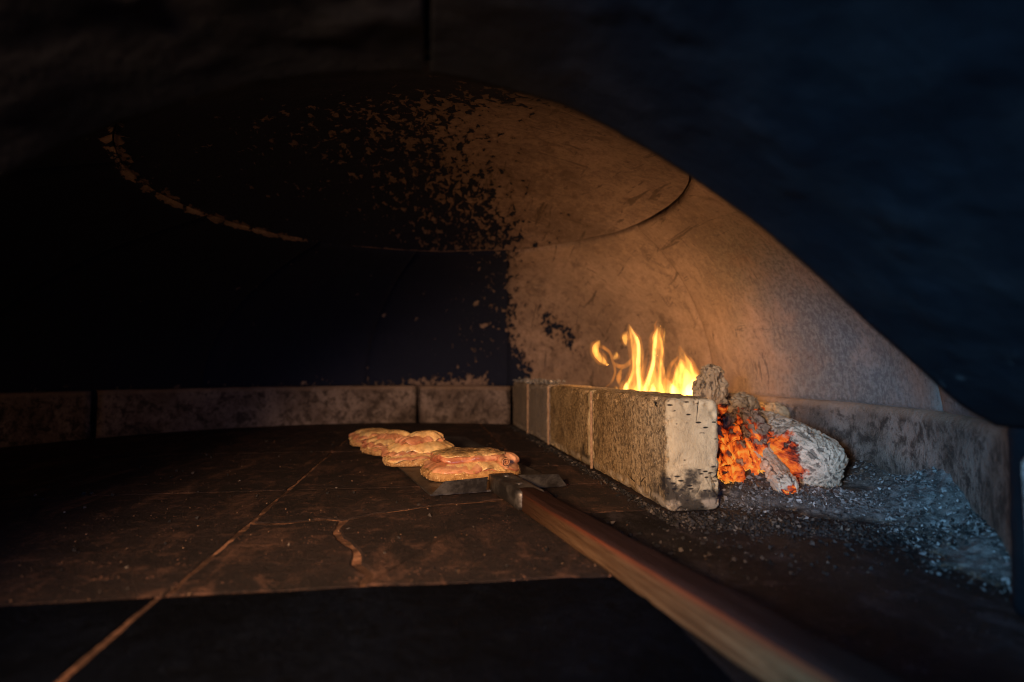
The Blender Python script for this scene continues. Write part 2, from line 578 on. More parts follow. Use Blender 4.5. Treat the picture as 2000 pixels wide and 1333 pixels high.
M['log'] = mat_log('ash_crusted_log', (0.58, 0.49, 0.375), 0.75)
M['log_tan'] = mat_log('tan_ash_log', (0.48, 0.36, 0.22), 0.7)
M['ember'] = mat_log('glowing_ember', (0.30, 0.22, 0.16), 0.85)

k = NT('wood_ash')
a = k.noise(90, 5, 0.7)
b_ = k.noise(14, 4, 0.6)
f_ = k.noise(500, 3, 0.7)
d_ = k.attr("dark")
cc = k.mix(k.ss(0.35, 0.7, a), (0.06, 0.058, 0.056), (0.22, 0.215, 0.205))
cc = k.mix(k.math('MULTIPLY', k.ss(0.45, 0.65, b_), 0.6), cc, (0.11, 0.095, 0.085))
cc = k.mix(k.ss(0.64, 0.72, f_), cc, (0.42, 0.41, 0.39))
cc = k.mix(d_, cc, k.mix(k.ss(0.5, 0.7, a), (0.035, 0.025, 0.018), (0.22, 0.13, 0.06)))
M['ash'] = k.bsdf(cc, 0.95, k.bump(k.math('ADD', a, k.math('MULTIPLY', f_, 0.5)), 0.8, 0.004), 0.1)

k = NT('ash_flake')
r_ = k.attr("rnd")
cc = k.ramp(r_, [(0.0, (0.02, 0.019, 0.018)), (0.3, (0.07, 0.064, 0.06)), (0.55, (0.12, 0.117, 0.114)), (0.85, (0.20, 0.196, 0.19)), (1.0, (0.36, 0.35, 0.34))])
M['flake'] = k.bsdf(cc, 0.9, k.bump(k.noise(600, 3), 0.4, 0.001), 0.15)

k = NT('charcoal_crumb')
r_ = k.attr("rnd")
cc = k.ramp(r_, [(0.0, (0.006, 0.006, 0.006)), (0.7, (0.02, 0.018, 0.017)), (0.88, (0.045, 0.036, 0.03)), (1.0, (0.13, 0.105, 0.08))])
M['crumb'] = k.bsdf(cc, 0.8, None, 0.3)

k = NT('hearth_grit')
cc = k.ramp(k.attr('rnd'), [(0.0, (0.02, 0.014, 0.01)), (0.6, (0.10, 0.055, 0.03)), (0.9, (0.18, 0.10, 0.055)), (1.0, (0.30, 0.19, 0.11))])
M['grit'] = k.bsdf(cc, 0.8, None, 0.2)

k = NT('blackened_steel')
a = k.noise(30, 5, 0.65)
b_ = k.noise(260, 3, 0.7)
cc = k.mix(k.ss(0.4, 0.65, a), (0.05, 0.045, 0.042), (0.17, 0.155, 0.14))
cc = k.mix(k.math('MULTIPLY', k.ss(0.55, 0.7, b_), 0.5), cc, (0.03, 0.02, 0.015))
M['steel'] = k.bsdf(cc, k.math('ADD', 0.32, k.math('MULTIPLY', a, 0.35)), k.bump(b_, 0.3, 0.001), 0.5, metal=0.75)

k = NT('charred_wood')
co = k.co()
x, y, z = k.sep(co)
grain = k.noise(26, 6, 0.65, k.map(scale=(6, 0.25, 6)), dist=0.8)
fg = k.noise(90, 4, 0.7, k.map(scale=(5, 0.18, 5)))
cc = k.mix(k.ss(0.3, 0.7, grain), (0.05, 0.024, 0.010), (0.155, 0.088, 0.042))
cc = k.mix(k.math('MULTIPLY', k.ss(0.52, 0.66, fg), 0.55), cc, (0.07, 0.03, 0.012))
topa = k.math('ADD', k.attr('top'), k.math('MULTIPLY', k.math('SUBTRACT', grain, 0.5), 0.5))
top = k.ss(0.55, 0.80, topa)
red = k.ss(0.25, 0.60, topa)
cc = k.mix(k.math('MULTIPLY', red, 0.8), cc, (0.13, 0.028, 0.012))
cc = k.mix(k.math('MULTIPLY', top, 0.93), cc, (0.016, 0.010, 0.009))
near = k.ss(-0.34, -0.10, k.math('ADD', y, k.math('MULTIPLY', k.math('SUBTRACT', grain, 0.5), 0.25)))
cc = k.mix(k.math('MULTIPLY', near, 0.88), cc, (0.03, 0.013, 0.009))
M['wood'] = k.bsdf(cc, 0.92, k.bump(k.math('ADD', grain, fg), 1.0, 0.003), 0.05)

k = NT('bread_crumb')
a = k.noise(150, 5, 0.7)
cc = k.ramp(a, [(0.3, (0.22, 0.10, 0.035)), (0.55, (0.46, 0.25, 0.09)), (0.8, (0.66, 0.42, 0.18))])
M['bread'] = k.bsdf(cc, 0.8, k.bump(a, 0.9, 0.004), 0.25)
k = NT('sesame_seed')
cc = k.ramp(k.attr("rnd"), [(0, (0.34, 0.18, 0.065)), (1, (0.62, 0.42, 0.19))])
M['seed'] = k.bsdf(cc, 0.5, None, 0.4)
k = NT('melted_cheese')
a = k.noise(30, 4, 0.6)
x, y, z = k.sep()
spot = k.attr("brown")
bl = k.noise(85, 4, 0.65, dist=0.5)
cc = k.mix(k.ss(0.35, 0.7, a), (0.70, 0.42, 0.16), (0.80, 0.56, 0.25))
cc = k.mix(k.math('MULTIPLY', k.ss(0.60, 0.70, k.noise(70, 4, 0.7)), 0.6), cc, (0.42, 0.20, 0.06))
br = k.math('MAXIMUM', k.math('MULTIPLY', spot, k.ss(0.40, 0.55, bl)), k.math('MULTIPLY', k.attr('edge'), k.ss(0.46, 0.60, bl)))
cc = k.mix(k.math('MULTIPLY', br, 0.8), cc, (0.13, 0.07, 0.03))
M['cheese'] = k.bsdf(cc, k.math('ADD', 0.08, k.math('MULTIPLY', k.noise(50, 3), 0.35)), k.bump(k.noise(55, 4, 0.6), 0.6, 0.004), 0.7, sss=0.12)
k = NT('ham_slice')
a = k.noise(24, 4, 0.6, dist=0.7)
e_ = k.attr("edge")
cc = k.mix(k.ss(0.35, 0.7, a), (0.58, 0.25, 0.115), (0.76, 0.41, 0.215))
cc = k.mix(k.math('MULTIPLY', k.ss(0.58, 0.72, k.noise(60, 5, 0.7)), 0.4), cc, (0.36, 0.13, 0.05))
cc = k.mix(k.math('MULTIPLY', k.math('MULTIPLY', e_, 0.85), k.ss(0.42, 0.6, k.noise(40, 3))), cc, (0.22, 0.035, 0.02))
M['ham'] = k.bsdf(cc, 0.3, k.bump(k.math('ADD', a, k.noise(90, 4, 0.6)), 0.5, 0.003), 0.6, sss=0.10)

# ------------------------------------------------------------------ hearth floor
floor = structure(empty("hearth_floor"), "dark stone tiled hearth floor of the oven")
bed = mesh_obj("joint_sand_bed", [(-7 * U, -1.0 * U, -0.0014), (6 * U, -1.0 * U, -0.0014), (6 * U, 12 * U, -0.0014), (-7 * U, 12 * U, -0.0014)],
               [(0, 1, 2, 3)], M['joint'], floor, smooth=False)

def densify(poly, step, amp, seed):
    out = []
    n = len(poly)
    for i in range(n):
        a = np.array(poly[i], float)
        b = np.array(poly[(i + 1) % n], float)
        m = max(1, int(np.linalg.norm(b - a) / step))
        for j in range(m):
            p = a + (b - a) * j / m
            out.append(p)
    out = np.array(out)
    q = np.c_[out * 5, np.full(len(out), seed * 1.7)]
    out[:, 0] += amp * fbm(q, 3)
    out[:, 1] += amp * fbm(q + 31, 3)
    return out

def inset(poly, d):
    n = len(poly)
    prev = np.roll(poly, 1, 0)
    nxt = np.roll(poly, -1, 0)
    t = nxt - prev
    t /= np.linalg.norm(t, axis=1)[:, None] + 1e-9
    return poly + d * np.c_[-t[:, 1], t[:, 0]]

_tn = [0]
def tile(poly, mat, z=0.0, gap=0.010, amp=0.020, parent=floor, name="floor_tile", step=0.045, thick=0.03):
    """poly counter-clockwise in layout units"""
    _tn[0] += 1
    p = densify(poly, step, amp, _tn[0])
    n0 = len(p)
    gg = gap * (1 + 0.9 * fbm(np.c_[p * 3.3, np.full(n0, _tn[0] * 0.9)], 3))[:, None] + 0.02 * np.maximum(0, fbm(np.c_[p * 14, np.full(n0, _tn[0] * 2.9)], 3) - 0.22)[:, None]
    p = inset(p, gg)
    q = inset(p, 0.010)
    n = len(p)
    V = np.concatenate([np.c_[q * U, np.full(n, z)], np.c_[p * U, np.full(n, z - 0.0016)], np.c_[p * U, np.full(n, z - thick)]])
    F = [list(range(n))]
    for i in range(n):
        j = (i + 1) % n
        F.append([n + i, n + j, j, i])
        F.append([2 * n + i, 2 * n + j, n + j, n + i])
    # a slight individual tilt so that neighbouring tiles catch the light differently
    tx, ty = rng.normal(0, 0.0022, 2)
    c = V[:, :2].mean(0)
    V[:, 2] += (V[:, 0] - c[0]) * tx + (V[:, 1] - c[1]) * ty
    return mesh_obj(name, V, F, mat, parent, smooth=False)

def rect(x0, y0, x1, y1):
    return [(x0, y0), (x1, y0), (x1, y1), (x0, y1)]

# left-hand columns
for x0, x1 in ((-5.5, -3.34), (-3.34, -1.15)):
    for y0, y1 in ((2.74, 5.0), (5.0, 7.25), (7.25, 9.5), (9.5, 11.3)):
        tile(rect(x0, y0, x1, y1), M['tile'], gap=0.008)
for y0, y1 in ((2.74, 5.0), (5.0, 7.25), (7.25, 9.5)):
    tile(rect(-7.0, y0, -5.5, y1), M['tile'])
# middle column: the near tile is cracked into three
ck1 = [(-1.15, 3.96), (-0.92, 3.93), (-0.66, 3.99), (-0.55, 3.93), (-0.34, 4.08), (0.06, 4.27), (0.5, 4.36), (0.98, 4.40)]
ck2 = [(-0.55, 3.93), (-0.56, 3.72), (-0.50, 3.52), (-0.40, 3.32), (-0.35, 3.05), (-0.27, 2.9), (-0.29, 2.72)]
tile(ck1 + [(0.98, 4.95), (-1.15, 5.0)], M['tile'], amp=0.024, gap=0.020, step=0.04)
tile([(-1.15, 2.74)] + ck2[::-1][0:] + ck1[:3][::-1], M['tile'], amp=0.024, gap=0.020, step=0.04)
tile([(0.98, 2.68)] + ck1[4:][::-1] + ck2, M['tile'], amp=0.024, gap=0.020, step=0.04)
for y0, y1 in ((4.97, 7.2), (7.2, 9.4), (9.4, 11.3)):
    tile(rect(-1.15, y0, 0.98, y1), M['tile'])
# right-hand column: half tiles beside and below the bricks
for y0, y1 in ((3.88, 4.88), (4.88, 5.84), (5.84, 6.88), (6.88, 7.9), (7.9, 8.95), (8.95, 10.0), (10.0, 11.0)):
    tile(rect(0.98, y0, 3.1, y1), M['tile'], gap=0.016)
for y0, y1 in ((3.88, 5.84), (5.84, 7.9), (7.9, 10.0)):
    tile(rect(3.1, y0, 5.2, y1), M['tile'])
tile(rect(0.98, -0.9, 3.5, 3.88), M['tile_dusty'], gap=0.004, amp=0.012)
tile(rect(3.5, -0.9, 5.2, 3.88), M['tile_dusty'])
# threshold slabs in the mouth
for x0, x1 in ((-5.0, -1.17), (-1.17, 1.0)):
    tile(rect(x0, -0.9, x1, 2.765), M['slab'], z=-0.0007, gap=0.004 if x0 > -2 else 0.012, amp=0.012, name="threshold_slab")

# ------------------------------------------------------------------ ring wall
CX, CY = -0.9, 5.9
ZR = 0.705
def ringR(th):
    return 5.12 - 0.38 * np.exp(-((th - 0.02) / 0.36) ** 2)

def ring_angle(px, py):
    return math.atan2(py - CY, px - CX)

ringw = structure(empty("ring_wall"), "low upright ring of refractory blocks around the hearth")
def ring_block(t0, t1, gap=0.004):
    t0 += gap
    t1 -= gap
    nt = max(8, int((t1 - t0) / 0.02))
    th = np.linspace(t0, t1, nt)
    zs = ZR * U
    b = 0.012
    prof = [(0.0, -0.004), (0.0, zs * 0.3), (0.0, zs * 0.6), (0.0, zs * 0.85), (0.0, zs - b), (b * 0.3, zs - b * 0.35), (b, zs), (0.02, zs), (0.045, zs), (0.045, -0.004)]
    pr = np.array(prof)
    T, K = np.meshgrid(th, np.arange(len(prof)), indexing='ij')
    T = np.where(K >= 8, (t0 + t1) / 2 + (T - (t0 + t1) / 2) * (1 + 0.022 / (t1 - t0)), T)
    R = ringR(T) * U + pr[K, 0]
    P = np.stack([CX * U + R * np.cos(T), CY * U + R * np.sin(T), pr[K, 1]], -1)
    nz = fbm(P * 28, 4)
    inner = (K <= 6)
    P[..., 0] -= np.cos(T) * nz * 0.0035 * inner
    P[..., 1] -= np.sin(T) * nz * 0.0035 * inner
    P[..., 2] += nz * 0.002 * (K >= 4) * (K <= 8)
    soot = np.interp(th, [-0.7, 0.7, 0.98, 1.3, 1.6, 2.2, 2.7, 3.2], [0.37, 0.37, 0.36, 0.30, 0.33, 0.38, 0.44, 0.50])
    sa = np.repeat(soot[:, None], len(prof), 1)
    nv = len(prof)
    F = grid_faces(nt, nv).tolist()
    F.append(list(range(nv))[::-1])
    F.append([(nt - 1) * nv + i for i in range(nv)])
    return mesh_obj("ring_block", P.reshape(-1, 3), [f[::-1] for f in F], M['ring'], ringw, attrs={"soot": sa})

A_j = [ring_angle(2.2, 2.0), ring_angle(1.62, 10.5), ring_angle(-0.2, 10.8), ring_angle(-5.15, 9.4), ring_angle(-6.0, 6.0), PI + 0.7]
for i in range(len(A_j) - 1):
    ring_block(A_j[i], A_j[i + 1], 0.004 if i == 0 else 0.0075)

# ------------------------------------------------------------------ dome: segments and cap
CAPX, CAPY, CAPZ, CAPR = -0.05, 6.0, 2.79, 2.72
PH1 = math.acos(0.55)
def dome_pt(th, s):
    """s = 0 at the ring wall, 1 at the cap joint; layout units"""
    ph = s * PH1
    rho = (np.cos(ph) - math.cos(PH1)) / (1 - math.cos(PH1))
    back = sstep(0.5, 0.95, th)
    R = ringR(th) + 0.02 + 0.10 * back
    bx, by = CX + R * np.cos(th), CY + R * np.sin(th)
    kx, ky = CAPX + CAPR * np.cos(th), CAPY + CAPR * np.sin(th)
    x = kx + (bx - kx) * rho
    y = ky + (by - ky) * rho
    z = ZR + 0.012 + (CAPZ - ZR) * np.sin(ph) / math.sin(PH1)
    return np.stack([x, y, z], -1)

dome = structure(empty("oven_dome"), "sooty refractory dome of segments meeting at a round cap")
TH1, TH2 = 1.10, 0.27        # joints seen beside the fire
def soot_segment(th, s, P):
    """soot left by the fire on the lower segments"""
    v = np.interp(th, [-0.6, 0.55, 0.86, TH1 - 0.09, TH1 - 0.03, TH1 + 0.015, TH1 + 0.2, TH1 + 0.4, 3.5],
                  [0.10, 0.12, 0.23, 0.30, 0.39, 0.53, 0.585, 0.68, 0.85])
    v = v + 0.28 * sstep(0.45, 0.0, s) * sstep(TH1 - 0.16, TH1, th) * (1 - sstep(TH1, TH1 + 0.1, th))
    # scorch streak rising from the fire
    d = (th - (0.86 + 0.30 * (s - 0.35)))
    v = v + 0.24 * np.exp(-(d / 0.085) ** 2) * np.exp(-((s - 0.38) / 0.19) ** 2)
    # swept clean strip along the foot of the dome at the back
    v = v - (0.20 + 0.10 * pn(np.stack([th * 9, s * 3, 0 * th], -1))) * sstep(0.13, 0.0, s) * sstep(TH1 - 0.1, TH1 + 0.1, th)
    # stray bare flecks on the blackened wall
    gg = np.random.default_rng(31)
    for _ in range(26):
        ta_, sa_, w_ = gg.uniform(TH1 + 0.05, 2.6), gg.uniform(0.1, 0.95), gg.uniform(0.006, 0.016)
        v = v - 0.34 * np.exp(-((th - ta_) / w_) ** 2 - ((s - sa_) / (w_ * gg.uniform(0.8, 1.6))) ** 2)
    # pale worn edge at the cap joint on the left
    v = v - 0.40 * sstep(0.972, 0.992, s) * sstep(1.9, 2.4, th)
    return v

def dome_segment(t0, t1):
    g = 0.0022
    nt = max(10, int((t1 - t0) / 0.014))
    ns = 60
    th = np.linspace(t0 + g, t1 - g, nt)
    s = np.linspace(0.0, 0.996, ns)
    T, S = np.meshgrid(th, s, indexing='ij')
    P = dome_pt(T, S) * U
    ctr = np.array([-0.4 * U, 6.0 * U, 0.9 * U])
    out = P - ctr
    out /= np.linalg.norm(out, axis=-1)[..., None]
    nz = fbm(P * 9, 4)
    e = np.minimum(T - th[0], th[-1] - T)
    lip = np.exp(-(e / 0.012) ** 2) * 0.0055 + np.exp(-((1 - S) / 0.012) ** 2) * 0.003
    inner = P + out * (nz * 0.006 + lip)[..., None]
    Po = dome_pt(np.clip(T + np.where(T > (t0 + t1) / 2, 1, -1) * 0.02 * (e < 1e-6), t0 - 0.03, t1 + 0.03), S + 0.05 * (S > 0.99) - 0.03 * (S < 0.001)) * U
    outer = Po + out * 0.03
    soot = soot_segment(T, S, P)
    V = np.concatenate([inner.reshape(-1, 3), outer.reshape(-1, 3)])
    N = nt * ns
    F = [grid_faces(nt, ns, flip=True), grid_faces(nt, ns, off=N)]
    i = np.arange(nt - 1)
    j = np.arange(ns - 1)
    F.append(np.stack([i * ns, (i + 1) * ns, (i + 1) * ns + N, i * ns + N], -1))
    F.append(np.stack([i * ns + ns - 1, i * ns + ns - 1 + N, (i + 1) * ns + ns - 1 + N, (i + 1) * ns + ns - 1], -1))
    F.append(np.stack([j, j + N, j + 1 + N, j + 1], -1))
    l = (nt - 1) * ns
    F.append(np.stack([l + j, l + j + 1, l + j + 1 + N, l + j + N], -1))
    F = np.concatenate(F)
    keep = (V[F][:, :, 1] > 1.7 * U).all(1)
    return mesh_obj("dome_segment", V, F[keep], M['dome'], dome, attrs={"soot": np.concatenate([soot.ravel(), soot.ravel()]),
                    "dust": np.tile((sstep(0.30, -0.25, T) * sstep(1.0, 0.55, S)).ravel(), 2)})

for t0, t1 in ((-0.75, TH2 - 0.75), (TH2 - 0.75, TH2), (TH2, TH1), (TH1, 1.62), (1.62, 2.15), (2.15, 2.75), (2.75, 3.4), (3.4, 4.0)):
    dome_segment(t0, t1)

# cap
nr, nt = 90, 200
rr = np.concatenate([np.linspace(0, 0.97, nr - 8), np.linspace(0.974, 0.994, 8)])
th = np.linspace(0, 2 * PI, nt, endpoint=False)
R_, T_ = np.meshgrid(rr, th, indexing='ij')
zc = CAPZ + 0.62 * (1 - R_ ** 2) + 0.02
P = np.stack([CAPX + CAPR * R_ * np.cos(T_), CAPY + CAPR * R_ * np.sin(T_), zc], -1)
P[..., 2] += 0.028 * fbm(P * 1.6, 4) + 0.02 * np.exp(-((1 - R_) / 0.012) ** 2)
X, Y = P[..., 0], P[..., 1]
xb = np.interp(Y, [3.0, 4.0, 5.6, 7.1, 8.1, 8.8], [-0.1, 0.05, 0.23, 0.8, 1.3, 1.5])
d = xb - X
soot = np.interp(d, [-1.2, -0.5, -0.08, 0.25, 0.8, 1.5, 2.3, 3.0], [0.27, 0.34, 0.40, 0.455, 0.49, 0.525, 0.565, 0.61])
soot = soot + 0.15 * sstep(5.2, 3.9, Y) * sstep(1.6, 0.4, X)
soot = soot - 0.17 * sstep(0.945, 0.985, R_) * sstep(2.05, 2.5, T_) * (1 - sstep(3.6, 4.2, T_))
soot = soot - 0.2 * sstep(0.97, 0.99, R_) * sstep(1.0, 1.2, T_) * (1 - sstep(1.9, 2.1, T_))
P = P * U
Pt = P + np.array([0, 0, 0.03])
Pt[-1] = (Pt[-1] - np.array([CAPX, CAPY, 0]) * U) * np.array([1.06, 1.06, 1]) + np.array([CAPX, CAPY, 0]) * U
V = np.concatenate([P.reshape(-1, 3), Pt.reshape(-1, 3)])
F = np.concatenate([grid_faces(nr, nt, wrap_v=True), grid_faces(nr, nt, wrap_v=True, off=nr * nt, flip=True)])
j = np.arange(nt)
a = (nr - 1) * nt
F = np.concatenate([F, np.stack([a + j, a + (j + 1) % nt, a + (j + 1) % nt + nr * nt, a + j + nr * nt], -1)])
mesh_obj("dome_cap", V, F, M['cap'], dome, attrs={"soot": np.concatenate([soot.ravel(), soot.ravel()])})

# ------------------------------------------------------------------ mouth vault (soot-black tunnel the camera looks through)
YM, YF = 2.05, 0.55
arc = np.array([(-2.28, 0.0), (-2.25, 0.7), (-2.02, 1.12), (-1.75, 1.40), (-1.39, 1.628), (-1.25, 1.722), (-1.02, 1.851), (-0.77, 1.949), (-0.61, 2.008), (-0.43, 2.049), (-0.26, 2.076), (-0.02, 2.101), (0.21, 2.070), (0.50, 2.013), (0.71, 1.926), (0.91, 1.817), (1.13, 1.684), (1.30, 1.578), (1.56, 1.369), (1.79, 1.174), (2.02, 0.997), (2.15, 0.880), (2.25, 0.820), (2.36, 0.767)])
def resample(p, n):
    d = np.r_[0, np.cumsum(np.linalg.norm(np.diff(p, axis=0), axis=1))]
    t = np.linspace(0, d[-1], n)
    return np.stack([np.interp(t, d, p[:, i]) for i in range(p.shape[1])], -1)

def smooth_line(p, it=6):
    for _ in range(it):
        q = p.copy()
        q[1:-1] = 0.25 * p[:-2] + 0.5 * p[1:-1] + 0.25 * p[2:]
        p = q
    return p

mouth = structure(empty("mouth_vault"), "soot-black plastered vault over the oven mouth")
full = smooth_line(resample(arc, 240), 10)
def vault_half(line, seam):
    n = len(line)
    ny = 70
    ys = np.linspace(YM, YF, ny)
    L = np.repeat(line[:, None, :], ny, 1)
    Yg = np.repeat(ys[None, :], n, 0)
    # the tunnel flares slightly towards the room
    fl = 1 + 0.06 * (YM - Yg)
    P = np.stack([L[..., 0] * fl, Yg, 1.0 + (L[..., 1] - 1.0) * fl], -1)
    t = np.gradient(line, axis=0)
    t /= np.linalg.norm(t, axis=1)[:, None]
    nrm = np.stack([-t[:, 1], 0 * t[:, 0], t[:, 0]], -1)[:, None, :]     # outwards, away from the opening
    nz = fbm(P * np.array([2.2, 2.2, 2.2]), 5)
    lump = np.maximum(0, fbm(P * 4.5 + 7, 3) - 0.12)
    ramp = sstep(0.0, 0.35, YM - Yg)
    P = P + nrm * ((0.010 + 0.022 * ramp) * nz - 0.045 * lump * ramp)[..., None]
    O = P + nrm * 1.2
    O[seam, :, 0] += 0.03 if seam else -0.03
    V = np.concatenate([P.reshape(-1, 3), O.reshape(-1, 3)]) * U
    N = n * ny
    F = [grid_faces(n, ny), grid_faces(n, ny, off=N, flip=True)]
    i = np.arange(n - 1)
    j = np.arange(ny - 1)
    F.append(np.stack([i * ny, (i + 1) * ny, (i + 1) * ny + N, i * ny + N], -1)[:, ::-1])
    F.append(np.stack([i * ny + ny - 1, (i + 1) * ny + ny - 1, (i + 1) * ny + ny - 1 + N, i * ny + ny - 1 + N], -1))
    F.append(np.stack([j, j + 1, j + 1 + N, j + N], -1))
    l = (n - 1) * ny
    F.append(np.stack([l + j, l + j + 1, l + j + 1 + N, l + j + N], -1)[:, ::-1])
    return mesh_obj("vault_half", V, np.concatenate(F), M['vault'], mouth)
ic = int(np.argmin(np.abs(full[:, 0] - 0.0)))
lh = full[:ic + 1].copy()
rh = full[ic:].copy()
lh[-1, 0] -= 0.012
rh[0, 0] += 0.012
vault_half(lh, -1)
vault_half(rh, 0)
zs_ = float(np.interp(0.0, full[200 - 120:, 0], full[200 - 120:, 1]))
V, F, N = rounded_box(0.16 * U, (YM - YF) * U, 0.3 * U, 0.002, (2, 30, 2))
fl = 1 + 0.06 * (YM - (V[:, 1] / U + (YM + YF) / 2))
V[:, 2] += (1.0 + (zs_ - 1.0) * fl + 0.07) * U
js = mesh_obj("joint_strip", V, F, M['vault'], mouth)
js.location = (0, (YM + YF) / 2 * U, 0)
# right jamb below the springing
V, F, N = rounded_box(0.5 * U, (YM - YF) * U, 0.80 * U, 0.008, (14, 40, 22))
V = V + N * (fbm(V * 20, 3) * 0.003)[:, None]
jb = mesh_obj("jamb_block", V, F, M['vault'], mouth)
jb.location = ((2.36 + 0.27) * U, (YM + YF) / 2 * U, -0.002)
# outer face of the mouth, closing the gap between vault and dome
for (x0, x1, z0, z1) in ((-9, -3.8, -0.1, 6), (3.2, 8, -0.1, 6), (-3.8, 3.2, 3.0, 6)):
    V, F, N = rounded_box((x1 - x0) * U, 0.5 * U, (z1 - z0) * U, 0.004, (2, 2, 2))
    w = mesh_obj("front_wall_block", V, F, M['vault'], mouth, smooth=False)
    w.location = ((x0 + x1) / 2 * U, 1.5 * U, z0 * U)

# ------------------------------------------------------------------ firebricks screening the fire
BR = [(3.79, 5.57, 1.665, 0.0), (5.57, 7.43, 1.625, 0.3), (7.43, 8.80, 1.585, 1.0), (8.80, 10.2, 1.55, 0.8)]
brick_labels = ["pale end-on firebrick nearest the mouth with sooty foot and chipped edge",
                "brown firebrick second in the row, in front of the flames",
                "grey firebrick third in the row between two pale joints",
                "dark firebrick at the far end of the row against the ring wall"]
for i, (y0, y1, xl, grey) in enumerate(BR):
    L = (y1 - y0) * U - (0.003 if i else 0.001)
    W, Hh = (0.40 if i else 0.405) * U, 0.808 * U
    den = (30, 130, 60) if i == 0 else (16, 70, 34)
    V, F, N = rounded_box(W, L, Hh, 0.0115, den)
    P = V + i * 3.1
    nz = fbm(P * 45, 4)
    low = fbm(P * 11, 2)
    edge = 1 - sstep(0.0, 0.02, np.minimum(W / 2 - np.abs(V[:, 0]), np.minimum(L / 2 - np.abs(V[:, 1]) + 0 * nz, 9)) + np.minimum(Hh - V[:, 2], 0.03) * 0.0)
    fd = np.sort(np.stack([W / 2 - np.abs(V[:, 0]), L / 2 - np.abs(V[:, 1]), np.minimum(V[:, 2], Hh - V[:, 2])], -1), axis=1)
    near_edge = np.exp(-((fd[:, 0] + fd[:, 1]) / 0.013) ** 2)
    chip = np.maximum(0, fbm(P * 60 + 5, 3) - 0.05) * near_edge
    V = V + N * (0.0014 * nz + 0.002 * low - 0.030 * chip)[:, None]
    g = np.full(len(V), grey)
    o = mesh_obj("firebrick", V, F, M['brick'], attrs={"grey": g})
    o.location = ((xl + 0.2) * U, (y0 + y1) / 2 * U, -0.0005)
    o.rotation_euler = (0, 0, 0.018)
    tag(o, brick_labels[i], "firebrick", "firebricks standing in a row before the fire")
    if i:
        # pale ash packed into the joint in front of this brick
        n = 40
        zz = np.linspace(0.002, Hh - 0.004, n)
        w = 0.0018 + 0.0012 * fbm(np.c_[zz * 60, zz * 0, zz * 0 + i], 3)
        yy = -L / 2 - 0.001 + 0.0015 * fbm(np.c_[zz * 25, zz * 0 + 5, zz * 0 + i], 2)
        xs = -W / 2 - 0.0012
        V2 = np.concatenate([np.c_[0 * zz + xs + 0.004, yy - w, zz], np.c_[0 * zz + xs, yy - w * 0.5, zz], np.c_[0 * zz + xs, yy + w * 0.5, zz], np.c_[0 * zz + xs + 0.004, yy + w, zz]])
        F2 = []
        for a in range(3):
            for b in range(n - 1):
                F2.append([a * n + b, a * n + b + 1, (a + 1) * n + b + 1, (a + 1) * n + b])
        mesh_obj("joint_filling", V2, F2, M['bjoint'], o)

# loose ash crust lying on the far bricks
n = 240
c = np.c_[rng.normal(1.72, 0.10, n) * U, rng.uniform(7.6, 9.9, n) * U, np.full(n, 0.808 * U) + np.abs(rng.normal(0, 0.004, n))]
V, F, r = chips(c, rng.uniform(0.003, 0.009, n), 5)
o = mesh_obj("ash_crust", V, F, M['flake'], smooth=False, attrs={"rnd": r * 0.45 + 0.5})
o["kind"] = "stuff"
tag(o, "pale crumbly ash crust lying on top of the far firebricks", "ash crust")

# ------------------------------------------------------------------ ash bed and heap
nx, ny = 300, 460
xs = np.linspace(1.9, 4.4, nx)
ys = np.linspace(2.08, 10.3, ny)
ys = 2.08 + (10.3 - 2.08) * np.linspace(0, 1, ny) ** 1.6
Xg, Yg = np.meshgrid(xs, ys, indexing='ij')
def ash_h(X, Y):
    edge = 2.05 + 0.22 * fbm(np.stack([X * 1.5, Y * 1.5, 0 * X], -1), 3) + 0.16 * fbm(np.stack([X * 6, Y * 6, 0 * X + 2], -1), 3) + 0.55 * sstep(3.9, 3.2, Y) - 0.42 * sstep(3.0, 2.2, Y)
    inb = sstep(3.75, 4.05, Y)
    edge = edge * (1 - inb) + 1.6 * inb
    a = sstep(-0.02, 0.75, X - edge)
    h = -0.02 + 0.055 * a
    h = h + 0.37 * np.exp(-((X - 3.75) / 0.42) ** 2 - ((Y - 3.35) / 0.55) ** 2) * a
    h = h + 0.10 * np.exp(-((X - 3.0) / 0.38) ** 2 - ((Y - 2.65) / 0.4) ** 2) * a
    h = h + 0.13 * np.exp(-((X - 2.75) / 0.5) ** 2 - ((Y - 4.75) / 0.6) ** 2)
    h = h + 0.10 * np.exp(-((X - 2.9) / 0.6) ** 2 - ((Y - 6.3) / 1.2) ** 2)
    h = h + 0.16 * np.exp(-((X - 3.9) / 0.22) ** 2) * sstep(3.5, 4.5, Y)
    q = np.stack([X * 3, Y * 3, 0 * X], -1)
    h = h + (0.06 * fbm(q, 5) + 0.028 * fbm(q * 5.3, 4)) * a
    flat = np.exp(-((X - 3.45) / 0.22) ** 2 - ((Y - 4.1) / 0.28) ** 2)
    h = h * (1 - 0.75 * flat)
    return np.where(Y < 2.7, -0.02 + (h + 0.02) * sstep(2.02, 2.7, Y), h)
Z = ash_h(Xg, Yg)
dark = np.exp(-((Xg - 2.6) / 0.4) ** 2 - ((Yg - 4.4) / 0.45) ** 2) * 0.9 + 0.8 * np.exp(-((Xg - 3.75) / 0.25) ** 2 - ((Yg - 4.5) / 0.35) ** 2)
dark = np.clip(dark + 0.85 * sstep(0.035, 0.0, Z) , 0, 1)
q = np.stack([Xg * 14, Yg * 14, 0 * Xg], -1)
Z2 = Z + 0.010 * fbm(q, 4) * sstep(-0.01, 0.02, Z)
V = np.stack([Xg, Yg, Z2], -1).reshape(-1, 3) * U
F = grid_faces(nx, ny)
